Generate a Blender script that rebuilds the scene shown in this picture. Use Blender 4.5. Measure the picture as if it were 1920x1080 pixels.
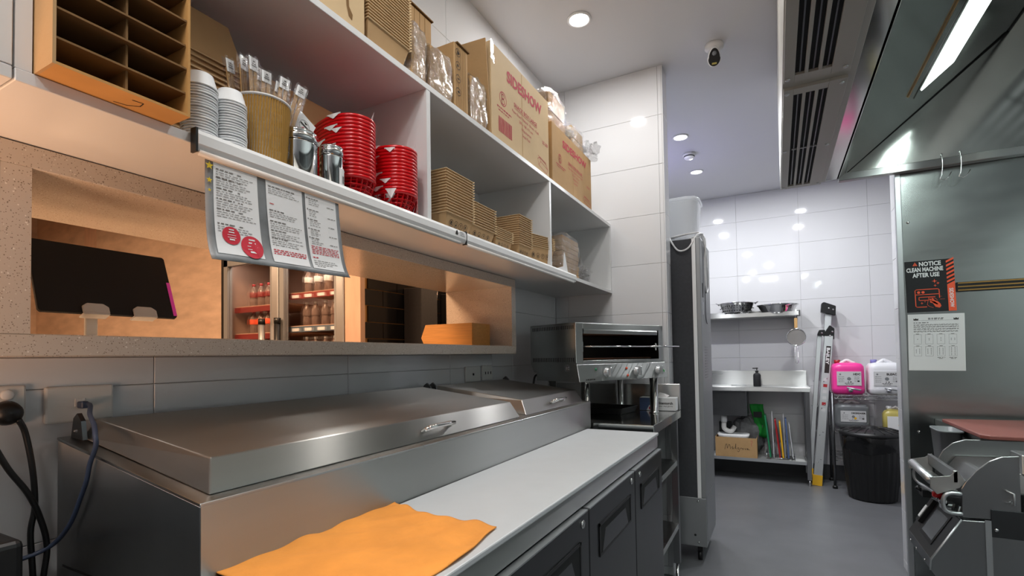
import bpy, bmesh, math, random
from mathutils import Vector, Matrix
random.seed(7)
S = bpy.context.scene
for o in list(bpy.data.objects): bpy.data.objects.remove(o)
COL = S.collection
PI = math.pi
# ------------------------------------------------------------------ camera
cd = bpy.data.cameras.new('camera'); cam = bpy.data.objects.new('camera', cd); COL.objects.link(cam); S.camera = cam
YAW, PIT, ROL = .48432, .027723, -.015722
fw = Vector((-math.sin(YAW)*math.cos(PIT), math.cos(YAW)*math.cos(PIT), math.sin(PIT)))
r0 = Vector((math.cos(YAW), math.sin(YAW), 0)); u0 = r0.cross(fw)
rr = r0*math.cos(ROL)+u0*math.sin(ROL); uu = -r0*math.sin(ROL)+u0*math.cos(ROL)
cam.matrix_world = Matrix(((rr.x, uu.x, -fw.x, 0), (rr.y, uu.y, -fw.y, 0), (rr.z, uu.z, -fw.z, 1.3), (0, 0, 0, 1)))
cd.sensor_width = 36; cd.lens = 940.61/1920*36; cd.shift_x = -(961.67-960)/1920; cd.shift_y = (642.71-540)/1920
cd.clip_start = .02
# ------------------------------------------------------------------ world, exposure, large lights
W = bpy.data.worlds.new('world'); S.world = W; W.use_nodes = True
W.node_tree.nodes['Background'].inputs[0].default_value = (.9, .93, 1, 1)
W.node_tree.nodes['Background'].inputs[1].default_value = .25
S.view_settings.view_transform = 'Standard'; S.view_settings.look = 'None'
S.view_settings.exposure = 0.2; S.view_settings.gamma = 1; S.view_settings.use_curve_mapping = False
S.cycles.max_bounces = 8; S.cycles.diffuse_bounces = 5; S.cycles.glossy_bounces = 5; S.cycles.transparent_max_bounces = 16
S.cycles.use_denoising = True; S.cycles.sample_clamp_indirect = 6; S.cycles.caustics_reflective = False
def lamp(name, kind, loc, energy, color=(1, 1, 1), size=.1, size_y=None, aim=None, shape=None, spread=None, spot=None):
    l = bpy.data.lights.new(name, kind); l.energy = energy; l.color = color
    if kind == 'AREA':
        l.size = size
        if size_y: l.shape = 'RECTANGLE'; l.size_y = size_y
        if shape: l.shape = shape
        if spread: l.spread = spread
    else:
        l.shadow_soft_size = size
    o = bpy.data.objects.new(name, l); COL.objects.link(o); o.location = loc
    if aim is not None:
        o.rotation_euler = (Vector(aim)-Vector(loc)).to_track_quat('-Z', 'Y').to_euler()
    return o
COOL = (1, .985, .96)
WARM = (1, .62, .36)
DOWN = [(-.865, 2.44), (-.643, 4.18), (-.639, 5.06), (-.42, 2.40), (.30, 4.18), (.30, 5.06), (-.10, 1.0), (-.42, .1), (-.6, -.9), (.5, -.9), (.9, 1.0)]
for x, y in DOWN:
    lamp('downlight_lamp', 'AREA', (x, y, 3.028), 4 if (x, y) == (-.42, 2.40) else (15 if y > 4 else 8), (.96, .98, 1) if y > 4 else COOL, .1, shape='DISK')
lamp('ceiling_fill_lamp', 'AREA', (.2, -.9, 3.0), 40, COOL, 1.0, .5)           # unseen fill added behind the camera to brighten the kitchen
lamp('front_room_lamp', 'AREA', (-2.6, 1.1, 2.75), 85, WARM, .8, .8)             # warm pendants of the front room
lamp('front_room_lamp', 'AREA', (-4.9, .4, 2.7), 60, WARM, .8, .8)  # second warm lamp, added to brighten the plywood wall
lamp('pass_fill_lamp', 'AREA', (-2.25, .35, 1.12), 9, WARM, .5, .3, aim=(-1.1, .3, 1.7))  # added warm fill, aimed up through the opening at the shelf underside
lamp('shelf_fill_lamp', 'AREA', (-.95, -.25, 1.15), 2.1, (1, .57, .33), .3, .3, aim=(-1.08, .3, 1.68), spread=1.6)  # unseen warm fill added to tint the near shelf underside
# ------------------------------------------------------------------ materials
def lin(h):
    if isinstance(h, tuple): return h+((1,) if len(h) == 3 else ())
    c = [int(h[i:i+2], 16)/255 for i in (0, 2, 4)]
    return tuple((v/12.92 if v <= .04045 else ((v+.055)/1.055)**2.4) for v in c)+(1,)
def mat(name, col, rough=.5, metal=0, spec=.5, noise=0, nscale=20, bump=0, bscale=60, stretch=None, emit=0, alpha=1, trans=0, rvar=0, coat=0, ior=1.5):
    m = bpy.data.materials.new(name); m.use_nodes = True
    N = m.node_tree.nodes; L = m.node_tree.links; b = N['Principled BSDF']
    b.inputs['Base Color'].default_value = lin(col); b.inputs['Roughness'].default_value = rough
    b.inputs['Metallic'].default_value = metal; b.inputs['Specular IOR Level'].default_value = spec
    b.inputs['Alpha'].default_value = alpha; b.inputs['Transmission Weight'].default_value = trans; b.inputs['IOR'].default_value = ior
    b.inputs['Coat Weight'].default_value = coat
    if emit:
        b.inputs['Emission Color'].default_value = lin(col); b.inputs['Emission Strength'].default_value = emit
    if noise or bump or rvar:
        tc = N.new('ShaderNodeTexCoord'); mp = N.new('ShaderNodeMapping'); L.new(tc.outputs['Object'], mp.inputs[0])
        if stretch: mp.inputs['Scale'].default_value = stretch
    if noise:
        nt = N.new('ShaderNodeTexNoise'); nt.inputs['Scale'].default_value = nscale; nt.inputs['Detail'].default_value = 5
        L.new(mp.outputs[0], nt.inputs[0])
        mx = N.new('ShaderNodeMix'); mx.data_type = 'RGBA'; mx.blend_type = 'MULTIPLY'; mx.inputs[0].default_value = 1
        mr = N.new('ShaderNodeMapRange'); mr.inputs[1].default_value = .3; mr.inputs[2].default_value = .7
        mr.inputs[3].default_value = 1-noise; mr.inputs[4].default_value = 1+noise*.4
        L.new(nt.outputs[0], mr.inputs[0]); mx.inputs[6].default_value = lin(col); L.new(mr.outputs[0], mx.inputs[7]); L.new(mx.outputs[2], b.inputs['Base Color'])
    if rvar:
        nr = N.new('ShaderNodeTexNoise'); nr.inputs['Scale'].default_value = 4; nr.inputs['Detail'].default_value = 3; L.new(mp.outputs[0], nr.inputs[0])
        m2 = N.new('ShaderNodeMapRange'); m2.inputs[3].default_value = max(.02, rough-rvar); m2.inputs[4].default_value = rough+rvar
        L.new(nr.outputs[0], m2.inputs[0]); L.new(m2.outputs[0], b.inputs['Roughness'])
    if bump:
        nb = N.new('ShaderNodeTexNoise'); nb.inputs['Scale'].default_value = bscale; nb.inputs['Detail'].default_value = 3; L.new(mp.outputs[0], nb.inputs[0])
        bp = N.new('ShaderNodeBump'); bp.inputs['Strength'].default_value = bump; bp.inputs['Distance'].default_value = .01
        L.new(nb.outputs[0], bp.inputs['Height']); L.new(bp.outputs[0], b.inputs['Normal'])
    return m
def wave(m, axis, scale, dark, strength=.4):
    """ribs of corrugated board: relief plus slightly darker valleys"""
    N = m.node_tree.nodes; L = m.node_tree.links; b = N['Principled BSDF']
    tc = N.new('ShaderNodeTexCoord'); w = N.new('ShaderNodeTexWave'); w.bands_direction = axis; w.inputs['Scale'].default_value = scale; w.inputs['Distortion'].default_value = 0
    L.new(tc.outputs['Object'], w.inputs[0])
    bp = N.new('ShaderNodeBump'); bp.inputs['Strength'].default_value = strength; bp.inputs['Distance'].default_value = .002
    L.new(w.outputs[1], bp.inputs['Height']); L.new(bp.outputs[0], b.inputs['Normal'])
    mx = N.new('ShaderNodeMix'); mx.data_type = 'RGBA'; c = b.inputs['Base Color'].default_value[:]
    mx.inputs[6].default_value = lin(dark); mx.inputs[7].default_value = c; L.new(w.outputs[1], mx.inputs[0]); L.new(mx.outputs[2], b.inputs['Base Color'])
    return m
M = {}
M['tile'] = mat('glossy_white_tile', 'd6d6d8', .05, spec=.5, bump=.02, bscale=2)
M['grout'] = mat('grout', 'b4b4b4', .8)
M['paint'] = mat('white_paint', 'cfcfd2', .6)
M['ceiling'] = mat('ceiling_paint', 'c9c9cc', .45)
M['floor'] = mat('grey_vinyl', '66676a', .38, noise=.1, nscale=5, rvar=.05, bump=.03, bscale=200)
M['skirt'] = mat('dark_coving', '3a3b3d', .5)
M['mel'] = mat('white_melamine', 'dcdcdc', .3, rvar=.04)
def steel(name, col, rough, st, bump=.06, rv=.05):
    m = mat(name, col, rough, 1, noise=.04, nscale=2, bump=0, stretch=tuple(8 if v > 1 else .5 for v in st), rvar=.015)
    N = m.node_tree.nodes; L = m.node_tree.links; b = N['Principled BSDF']; b.inputs['Anisotropic'].default_value = 1.0
    g = N.new('ShaderNodeNewGeometry'); x = N.new('ShaderNodeVectorMath'); x.operation = 'CROSS_PRODUCT'; L.new(g.outputs['Normal'], x.inputs[0])
    x.inputs[1].default_value = tuple(1.0 if v == 1 else .017 for v in st); L.new(x.outputs[0], b.inputs['Tangent'])
    return m
M['steel'] = steel('brushed_steel', 'b4b6b4', .38, (40, 1, 40))
M['steelx'] = steel('brushed_steel_cross', 'b0b1b0', .28, (1, 40, 40))
M['steelz'] = steel('brushed_steel_upright', 'a6a7a8', .3, (40, 40, 1))
M['steelp'] = mat('wall_sheet_steel', 'a9aeac', .22, 1, noise=.05, nscale=3, bump=.5, bscale=1.3, stretch=(.8, 1, 2.2), rvar=.06)
M['hood'] = mat('hood_steel', 'c6c9c5', .12, 1, noise=.08, nscale=3, bump=.03, bscale=2, rvar=.04)
M['lid'] = steel('lid_steel', 'a8a5a0', .31, (9, 1, 9))
M['chrome'] = mat('chrome', 'd8d8d8', .07, 1)
M['dsteel'] = mat('dark_steel', '6d6e70', .35, 1, noise=.1, nscale=10)
M['door'] = mat('charcoal_door', '4a4b4d', .32, .75, noise=.06, nscale=10)
M['black'] = mat('black_plastic', '101011', .4)
M['matte'] = mat('matte_black', '17171a', .75)
M['dgrey'] = mat('dark_grey_panel', '3b3c40', .7, noise=.15, nscale=60)
M['alu'] = mat('aluminium', 'c2c4c6', .35, .85)
M['fsilver'] = mat('silver_paint', '8d8f91', .45, .35)
M['offwhite'] = mat('offwhite_plastic', 'd4d2ce', .4)
M['white'] = mat('white_plastic', 'e6e6e6', .35)
M['board'] = mat('white_cutting_board', 'c9cbcd', .42, bump=.05, bscale=30, noise=.03, nscale=12)
M['cloth'] = mat('orange_cloth', 'f59f45', .9, noise=.16, nscale=9, bump=.25, bscale=45)
M['stone'] = mat('speckled_stone', 'c0b5a9', .14, rvar=.03)
def speckle(m, c2, scale, thr):
    N = m.node_tree.nodes; L = m.node_tree.links; b = N['Principled BSDF']
    tc = N.new('ShaderNodeTexCoord'); col = b.inputs['Base Color'].default_value[:]
    prev = None
    for sc, th, cc in ((scale, thr, c2), (scale*.45, thr*.62, 'e0dbd3')):
        v = N.new('ShaderNodeTexVoronoi'); v.inputs['Scale'].default_value = sc; v.inputs['Randomness'].default_value = 1; L.new(tc.outputs['Object'], v.inputs[0])
        n = N.new('ShaderNodeTexNoise'); n.inputs['Scale'].default_value = sc*.35; L.new(tc.outputs['Object'], n.inputs[0])
        ad = N.new('ShaderNodeMath'); ad.operation = 'MULTIPLY'; L.new(n.outputs[0], ad.inputs[0]); ad.inputs[1].default_value = th*2
        lt = N.new('ShaderNodeMath'); lt.operation = 'LESS_THAN'; L.new(v.outputs['Distance'], lt.inputs[0]); L.new(ad.outputs[0], lt.inputs[1])
        mx = N.new('ShaderNodeMix'); mx.data_type = 'RGBA'; L.new(lt.outputs[0], mx.inputs[0])
        if prev: L.new(prev, mx.inputs[6])
        else: mx.inputs[6].default_value = col
        mx.inputs[7].default_value = lin(cc); prev = mx.outputs[2]
    L.new(prev, b.inputs['Base Color'])
speckle(M['stone'], '85776a', 240, .21)
M['ply'] = mat('plywood', 'c8ad96', .5, noise=.22, nscale=5, stretch=(1, 1, 3))
M['ply2'] = mat('pale_plywood', 'c8a58e', .5, noise=.15, nscale=6, stretch=(3, 3, .6))
M['btile'] = mat('black_tile', '121214', .15)
M['gold'] = mat('warm_grout', 'a87f48', .5)
M['bamboo'] = mat('bamboo', 'c98f4a', .45, noise=.15, nscale=10, stretch=(1, 6, 30))
M['carton'] = mat('carton', 'b38f62', .8, noise=.08, nscale=12, bump=.05, bscale=80)
M['cartonp'] = mat('pale_carton', 'c8ac84', .75, noise=.06, nscale=8)
M['dcarton'] = mat('brown_carton', 'c08e50', .85, noise=.1, nscale=14)
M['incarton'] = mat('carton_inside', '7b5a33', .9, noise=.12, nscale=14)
M['kraft'] = mat('kraft_tray', 'b8956a', .8, noise=.06, nscale=20)
M['ripple'] = wave(mat('ripple_kraft', 'a67c32', .8), 'X', 1, '7d5a20', .8)
M['red'] = mat('red_plastic', 'c80c16', .25)
M['print'] = mat('red_print', 'b4384a', .8)
M['bprint'] = mat('black_print', '2a2522', .8)
M['gprint'] = mat('grey_print', '6e6a66', .8)
M['rprint'] = mat('bright_red_print', 'c21830', .6)
M['paper'] = mat('white_paper', 'e4e4e4', .6)
M['gpaper'] = mat('grey_photo_paper', '85888a', .4, noise=.4, nscale=14)
M['tissue'] = mat('tissue_paper', 'e2dcdb', .8)
M['yellow'] = mat('yellow_print', 'e0c022', .6)
M['orange'] = mat('orange_red_print', 'ee5a34', .6)
M['pp'] = mat('clear_cup_plastic', 'eef0f2', .25, alpha=.97)
M['stick'] = mat('wooden_stick', 'c49a62', .7, noise=.12, nscale=30, stretch=(20, 20, 1))
M['pinkj'] = mat('pink_liquid', 'f03c98', .3)
M['greyj'] = mat('grey_liquid_jug', '76797b', .35)
M['whitej'] = mat('white_jug', 'e3e3e6', .35)
M['yelj'] = mat('yellow_oil', 'b5a75c', .3)
M['redcap'] = mat('red_cap', 'a01a22', .4)
M['blue'] = mat('blue_cable', '3f4c66', .5)
M['violet'] = mat('violet_cap', '7b78b8', .5)
M['yelrub'] = mat('yellow_rubber', 'e8b020', .5)
M['green'] = mat('green_plastic', '1c7a50', .5)
M['bgreen'] = mat('bright_green_fabric', '118a2c', .7)
M['bboard'] = mat('blue_plastic', '4b5f88', .5)
M['maroon'] = mat('maroon_board', '8a5048', .45, noise=.05)
M['duct'] = mat('beige_plenum', 'aaa79f', .4, .1)
M['lens'] = mat('lit_lens', 'ffffff', .5, emit=12)
M['tube'] = mat('lit_hood_panel', (.86, 1, .95), .5, emit=5)
M['uv'] = mat('violet_tube', (.42, .36, 1), .5, emit=7)
M['pink'] = mat('magenta_screen_edge', (.75, .05, .35), .3, emit=.15)
M['screen'] = mat('grey_display', '6f7276', .2)
M['oven'] = mat('oven_inside', '2e221c', .6, .1, noise=.4, nscale=10)
M['element'] = mat('heating_element', '6b4a38', .4, .8)
M['cavity'] = mat('slot_dark', '050506', .8)
M['glass'] = mat('glass', 'ffffff', .02, trans=1, alpha=.18, ior=1.1)
M['brass'] = mat('brass', 'b08a50', .3, .9)
M['tub'] = mat('clear_tub', 'e8eaec', .15, alpha=.5)
M['bag'] = mat('black_bag', '0c0c0d', .18, bump=.5, bscale=14)
M['redbox'] = mat('red_card', 'b01822', .5)
M['label'] = mat('label_paper', 'c9c9c9', .5)
M['fridgein'] = mat('fridge_interior', '9a8073', .6)
M['shred'] = mat('shelf_strip_red', '7c2622', .5)
M['shblue'] = mat('shelf_strip_blue', '51606e', .5)
M['bglass'] = mat('bottle_glass', '8a756c', .08, alpha=.75)
M['grey'] = mat('grey_cloth', '6d6d6e', .9, noise=.2, nscale=30)
def film():
    m = bpy.data.materials.new('crinkled_film'); m.use_nodes = True; N = m.node_tree.nodes; L = m.node_tree.links
    N.clear(); out = N.new('ShaderNodeOutputMaterial'); mx = N.new('ShaderNodeMixShader'); t = N.new('ShaderNodeBsdfTransparent'); g = N.new('ShaderNodeBsdfGlossy')
    g.inputs['Roughness'].default_value = .12; g.inputs['Color'].default_value = (.95, .95, .95, 1); t.inputs[0].default_value = (.93, .93, .93, 1)
    tc = N.new('ShaderNodeTexCoord'); n = N.new('ShaderNodeTexNoise'); n.inputs['Scale'].default_value = 26; n.inputs['Detail'].default_value = 6; n.inputs['Distortion'].default_value = 2.5
    L.new(tc.outputs['Object'], n.inputs[0]); b = N.new('ShaderNodeBump'); b.inputs['Strength'].default_value = 1; b.inputs['Distance'].default_value = .03
    L.new(n.outputs[0], b.inputs['Height']); L.new(b.outputs[0], g.inputs['Normal'])
    lw = N.new('ShaderNodeLayerWeight'); lw.inputs[0].default_value = .5; L.new(b.outputs[0], lw.inputs['Normal'])
    mr = N.new('ShaderNodeMapRange'); mr.inputs[3].default_value = .06; mr.inputs[4].default_value = .5; L.new(lw.outputs['Facing'], mr.inputs[0])
    L.new(mr.outputs[0], mx.inputs[0]); L.new(t.outputs[0], mx.inputs[1]); L.new(g.outputs[0], mx.inputs[2]); L.new(mx.outputs[0], out.inputs[0])
    return m
M['film'] = film()
# ------------------------------------------------------------------ mesh builder
TXT = {}
class MB:
    def __init__(s, T=None): s.v = []; s.f = []; s.m = []; s.s = []; s.T = T
    def add(s, vs, fs, m=0, sm=False):
        b = len(s.v)
        for p in vs:
            p = Vector(p); s.v.append(s.T @ p if s.T else p)
        for f in fs: s.f.append([i+b for i in f]); s.m.append(m); s.s.append(sm)
        return s
    def box(s, x0, x1, y0, y1, z0, z1, m=0):
        if x0 > x1: x0, x1 = x1, x0
        if y0 > y1: y0, y1 = y1, y0
        if z0 > z1: z0, z1 = z1, z0
        return s.add([(x0, y0, z0), (x1, y0, z0), (x1, y1, z0), (x0, y1, z0), (x0, y0, z1), (x1, y0, z1), (x1, y1, z1), (x0, y1, z1)],
              [(0, 3, 2, 1), (4, 5, 6, 7), (0, 1, 5, 4), (1, 2, 6, 5), (2, 3, 7, 6), (3, 0, 4, 7)], m)
    def prism(s, poly, vec, m=0, sm=False):
        n = len(poly); vec = Vector(vec); a = [Vector(p) for p in poly]; nn = Vector((0, 0, 0))
        for i in range(n): nn += a[i].cross(a[(i+1) % n])
        if nn.dot(vec) > 0: a = a[::-1]
        s.add(a+[p+vec for p in a], [tuple(range(n)), tuple(range(2*n-1, n-1, -1))], m, False)
        b = len(s.v)-2*n
        for i in range(n):
            j = (i+1) % n; s.f.append([b+i, b+n+i, b+n+j, b+j]); s.m.append(m); s.s.append(sm)
        return s
    def tube(s, pts, r, n=8, m=0, closed=False, cap=True):
        P = [Vector(p) for p in pts]; k = len(P); vs = []; fs = []; up = None
        R = r if isinstance(r, (list, tuple)) else [r]*k
        for i in range(k):
            if closed: t = P[(i+1) % k]-P[i-1]
            else: t = P[min(i+1, k-1)]-P[max(i-1, 0)]
            t.normalize()
            if up is None: up = t.orthogonal().normalized()
            up = (up-t*up.dot(t)); up = up.normalized() if up.length > 1e-6 else t.orthogonal().normalized()
            w = t.cross(up)
            for j in range(n):
                a = 2*PI*j/n; vs.append(P[i]+(up*math.cos(a)+w*math.sin(a))*R[i])
        for i in range(k if closed else k-1):
            for j in range(n):
                a = i*n+j; b = i*n+(j+1) % n; c = ((i+1) % k)*n+(j+1) % n; d = ((i+1) % k)*n+j
                fs.append((a, b, c, d))
        if cap and not closed: fs.append(tuple(range(n-1, -1, -1))); fs.append(tuple((k-1)*n+j for j in range(n)))
        return s.add(vs, fs, m, True)
    def cyl(s, a, b, r, r2=None, n=16, m=0): return s.tube([a, b], [r, r if r2 is None else r2], n, m)
    def lathe(s, prof, c=(0, 0, 0), n=24, m=0, sx=1, sy=1, sup=2):
        vs = []; fs = []; k = len(prof)
        for (r, z) in prof:
            for j in range(n):
                a = 2*PI*j/n; ca, sa = math.cos(a), math.sin(a)
                if sup != 2:
                    q = (abs(ca)**sup+abs(sa)**sup)**(-1/sup); ca *= q; sa *= q
                vs.append((c[0]+r*ca*sx, c[1]+r*sa*sy, c[2]+z))
        for i in range(k-1):
            for j in range(n): fs.append((i*n+j, i*n+(j+1) % n, (i+1)*n+(j+1) % n, (i+1)*n+j))
        s.add(vs, fs, m, True)
        b = len(s.v)-k*n
        if prof[0][0] > 1e-5: s.f.append([b+j for j in range(n-1, -1, -1)]); s.m.append(m); s.s.append(False)
        if prof[-1][0] > 1e-5: s.f.append([b+(k-1)*n+j for j in range(n)]); s.m.append(m); s.s.append(False)
        return s
    def grid(s, fn, nu, nv, m=0, thick=0):
        vs = [fn(i/nu, j/nv) for i in range(nu+1) for j in range(nv+1)]; w = nv+1
        fs = [(i*w+j, (i+1)*w+j, (i+1)*w+j+1, i*w+j+1) for i in range(nu) for j in range(nv)]
        return s.add(vs, fs, m, True)
    def text(s, txt, o, u, v, size, m=0, bold=0, align='LEFT', sx=1):
        key = (txt, bold, align)
        if key not in TXT:
            c = bpy.data.curves.new('t', 'FONT'); c.body = txt; c.size = 1; c.offset = bold; c.align_x = align; c.resolution_u = 2
            ob = bpy.data.objects.new('t', c); COL.objects.link(ob); bpy.context.view_layer.update()
            me = bpy.data.meshes.new_from_object(ob.evaluated_get(bpy.context.evaluated_depsgraph_get()))
            TXT[key] = ([tuple(p.co) for p in me.vertices], [tuple(p.vertices) for p in me.polygons])
            bpy.data.objects.remove(ob); bpy.data.curves.remove(c); bpy.data.meshes.remove(me)
        vs, fs = TXT[key]; o = Vector(o); u = Vector(u).normalized(); v = Vector(v).normalized()
        s.add([o+u*p[0]*size*sx+v*p[1]*size for p in vs], fs, m); return s
    def rect(s, o, u, v, x0, x1, y0, y1, m=0):
        o = Vector(o); u = Vector(u); v = Vector(v)
        return s.add([o+u*x0+v*y0, o+u*x1+v*y0, o+u*x1+v*y1, o+u*x0+v*y1], [(0, 1, 2, 3)], m)
    def ring(s, o, u, v, cx, cy, r, w, m=0, n=20):
        o = Vector(o); u = Vector(u); v = Vector(v); vs = []
        for k in range(n):
            a = 2*PI*k/n
            for q in (r, r-w): vs.append(o+u*(cx+q*math.cos(a))+v*(cy+q*math.sin(a)))
        return s.add(vs, [(2*k, 2*((k+1) % n), 2*((k+1) % n)+1, 2*k+1) for k in range(n)], m)
    def disc(s, o, u, v, cx, cy, r, m=0, n=20):
        o = Vector(o); u = Vector(u); v = Vector(v)
        return s.add([o+u*(cx+r*math.cos(2*PI*k/n))+v*(cy+r*math.sin(2*PI*k/n)) for k in range(n)], [tuple(range(n))], m)
    def poly(s, o, u, v, pts, m=0):
        o = Vector(o); u = Vector(u); v = Vector(v)
        return s.add([o+u*a+v*b for a, b in pts], [tuple(range(len(pts)))], m)
    def obj(s, name, mats, parent=None, bevel=0, seg=1, label=None, **tags):
        me = bpy.data.meshes.new(name)
        if parent is not None: off = base(parent)
        else:
            xs = [p.x for p in s.v]; ys = [p.y for p in s.v]; zs = [p.z for p in s.v]
            off = Vector(((min(xs)+max(xs))/2, (min(ys)+max(ys))/2, min(zs)))
        me.from_pydata([p-off for p in s.v], [], s.f)
        if not isinstance(mats, (list, tuple)): mats = [mats]
        for x in mats: me.materials.append(M[x] if isinstance(x, str) else x)
        for i, p in enumerate(me.polygons): p.material_index = s.m[i]; p.use_smooth = s.s[i]
        me.update()
        o = bpy.data.objects.new(name, me); COL.objects.link(o)
        if parent is not None: o.parent = parent
        else: o.location = off
        if bevel:
            b = o.modifiers.new('bevel', 'BEVEL'); b.width = bevel; b.segments = seg; b.limit_method = 'ANGLE'; b.angle_limit = .6
        if label: o['label'] = label
        for k, v in tags.items(): o[k] = v
        return o
def base(o):
    v = Vector((0, 0, 0))
    while o: v += o.location; o = o.parent
    return v
def thing(name, label, cat, loc=(0, 0, 0), group=None):
    o = bpy.data.objects.new(name, None); COL.objects.link(o); o.location = loc; o.empty_display_size = .05
    o['label'] = label; o['category'] = cat
    if group: o['group'] = group
    return o
def tag(o, label, cat, group=None, kind=None):
    o['label'] = label; o['category'] = cat
    if group: o['group'] = group
    if kind: o['kind'] = kind
    return o
def struct(o): o['kind'] = 'structure'; return o
def kids(o): return [c for c in bpy.data.objects if c.parent == o]
def dup(o, loc, label, rot=None, scale=None, ch=None):
    r = o.copy(); COL.objects.link(r); r.location = loc; r['label'] = label
    if rot is not None: r.rotation_euler = rot
    if scale is not None: r.scale = scale
    for c in (ch if ch is not None else kids(o)):
        k = c.copy(); COL.objects.link(k); k.parent = r
        for g in kids(c):
            q = g.copy(); COL.objects.link(q); q.parent = k
    return r
ORD = ['', 'first', 'second', 'third', 'fourth', 'fifth', 'sixth', 'seventh', 'eighth', 'ninth', 'tenth', 'eleventh', 'twelfth', 'thirteenth', 'fourteenth', 'fifteenth',
       'sixteenth', 'seventeenth', 'eighteenth', 'nineteenth', 'twentieth', 'twenty-first', 'twenty-second', 'twenty-third', 'twenty-fourth', 'twenty-fifth', 'twenty-sixth']
def place_word(i, n):
    return 'topmost' if i == n-1 else ('lowest' if i == 0 else ORD[n-i]+' from the top')
Xv, Yv, Zv = Vector((1, 0, 0)), Vector((0, 1, 0)), Vector((0, 0, 1))
# ================================================================== STRUCTURE
struct(MB().box(-7.2, 2.2, -2.4, 6.4, -.1, 0).obj('floor', 'floor'))
struct(MB().box(-7.2, 2.2, -2.4, 6.4, 3.05, 3.15).obj('ceiling', 'ceiling'))
TH = .008; GAP = .0012
tile_cache = {}
def tiles(wall, axis, c, sgn, u0, u1, z0, z1, ou, skip=(), w=.6, h=.3, oz=.05):
    """axis 'X': plane X=c, u along Y; axis 'Y': plane Y=c, u along X; sgn = direction of the room"""
    b = base(wall)
    i0 = math.floor((u0-ou)/w+1e-6); i1 = math.ceil((u1-ou)/w-1e-6); j0 = math.floor((z0-oz)/h+1e-6); j1 = math.ceil((z1-oz)/h-1e-6)
    for i in range(i0, i1):
        for j in range(j0, j1):
            rects = [(max(u0, ou+i*w), min(u1, ou+(i+1)*w), max(z0, oz+j*h), min(z1, oz+(j+1)*h))]
            for (a0, a1, b0, b1) in skip:
                new = []
                for (p0, p1, q0, q1) in rects:
                    if p1 <= a0 or p0 >= a1 or q1 <= b0 or q0 >= b1: new.append((p0, p1, q0, q1)); continue
                    if p0 < a0: new.append((p0, a0, q0, q1)); p0 = a0
                    if p1 > a1: new.append((a1, p1, q0, q1)); p1 = a1
                    if q0 < b0: new.append((p0, p1, q0, b0))
                    if q1 > b1: new.append((p0, p1, b1, q1))
                rects = new
            for (p0, p1, q0, q1) in rects:
                if p1-p0 < .012 or q1-q0 < .012: continue
                key = (axis, sgn, round(p1-p0, 4), round(q1-q0, 4))
                if key not in tile_cache:
                    dw, dh = key[2]/2-GAP/2, key[3]/2-GAP/2; e = .0012; vs = []
                    for (d, k) in ((0, 0), (TH-e, 0), (TH, e)):
                        for (a, bb) in ((-1, -1), (1, -1), (1, 1), (-1, 1)):
                            uu_, zz_ = a*(dw-k), bb*(dh-k)
                            vs.append((sgn*d, uu_, zz_) if axis == 'X' else (uu_, sgn*d, zz_))
                    fs = [(8, 9, 10, 11)]
                    for q in (0, 4):
                        for k in range(4): fs.append((q+k, q+(k+1) % 4, q+4+(k+1) % 4, q+4+k))
                    me = bpy.data.meshes.new('tile'); me.from_pydata(vs, [], fs); me.materials.append(M['tile']); me.update()
                    bm = bmesh.new(); bm.from_mesh(me); bmesh.ops.recalc_face_normals(bm, faces=bm.faces); bm.to_mesh(me); bm.free()
                    tile_cache[key] = me
                o = bpy.data.objects.new('tile', tile_cache[key]); COL.objects.link(o); o.parent = wall
                cu, cz = (p0+p1)/2, (q0+q1)/2
                o.location = (Vector((c, cu, cz)) if axis == 'X' else Vector((cu, c, cz)))-b
WX = -1.29
# left wall with the servery opening (the tiles are the proud pieces)
wl = MB()
wl.box(-1.5, WX-TH, -2.4, 6.2, 0, 1.313); wl.box(-1.5, WX-TH, -2.4, 6.2, 1.686, 3.05)
wl.box(-1.5, WX-TH, 2.22, 6.2, 1.313, 1.686); wl.box(-1.5, WX-TH, -2.4, .05, 1.313, 1.686)
wl = struct(wl.obj('wall_left', 'grout'))
tiles(wl, 'X', WX-TH, 1, .05, 3.07, 0, 3.05, .648, skip=((.05, 2.22, 1.313, 1.686), (.05, 3.07, 1.70, 2.10)))
wm = struct(MB().box(-1.29, -.578, 3.07+TH, 3.2-TH, 0, 3.05).obj('wall_middle', 'grout'))
tiles(wm, 'Y', 3.07+TH, -1, -1.29, -.578, 0, 3.05, -1.2)
tiles(wm, 'X', -.578, 1, 3.07, 3.2, 0, 3.05, 2.9)
wb = struct(MB().box(-1.5, 2.0, 6.05+TH, 6.2, 0, 3.05).obj('wall_back', 'grout'))
tiles(wb, 'Y', 6.05+TH, -1, -1.29, 1.3, .15, 3.05, .235)
struct(MB().box(-1.29, 2.0, 6.03, 6.058, 0, .15).obj('baseboard_back', 'skirt'))
wr = struct(MB().box(.648, 2.0, 3.645, 3.79, 0, 3.05).obj('wall_right', 'grout'))
tiles(wr, 'X', .648, 1*-1, 3.645, 3.79, 0, 3.05, 3.5)
struct(MB().box(2.0, 2.1, -2.4, 6.2, 0, 3.05).obj('wall_right_side', 'paint'))
struct(MB().box(-1.5, 2.1, -2.5, -2.4, 0, 3.05).obj('wall_front', 'paint'))
struct(MB().box(.632, .662, 3.612, 3.642, 0, 2.40).obj('trim_1', 'alu', bevel=.003))
sp = MB().box(.662, 2.0, 3.622, 3.644, 0, 3.05)
stp = struct(sp.obj('wall_right_sheet', 'steelp'))
sc = MB()
for x, z in ((.69, 2.04), (.69, .835), (.69, 1.45)): sc.lathe([(.008, 0), (.007, .003), (.003, .005), (0, .006)], n=10)
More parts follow.
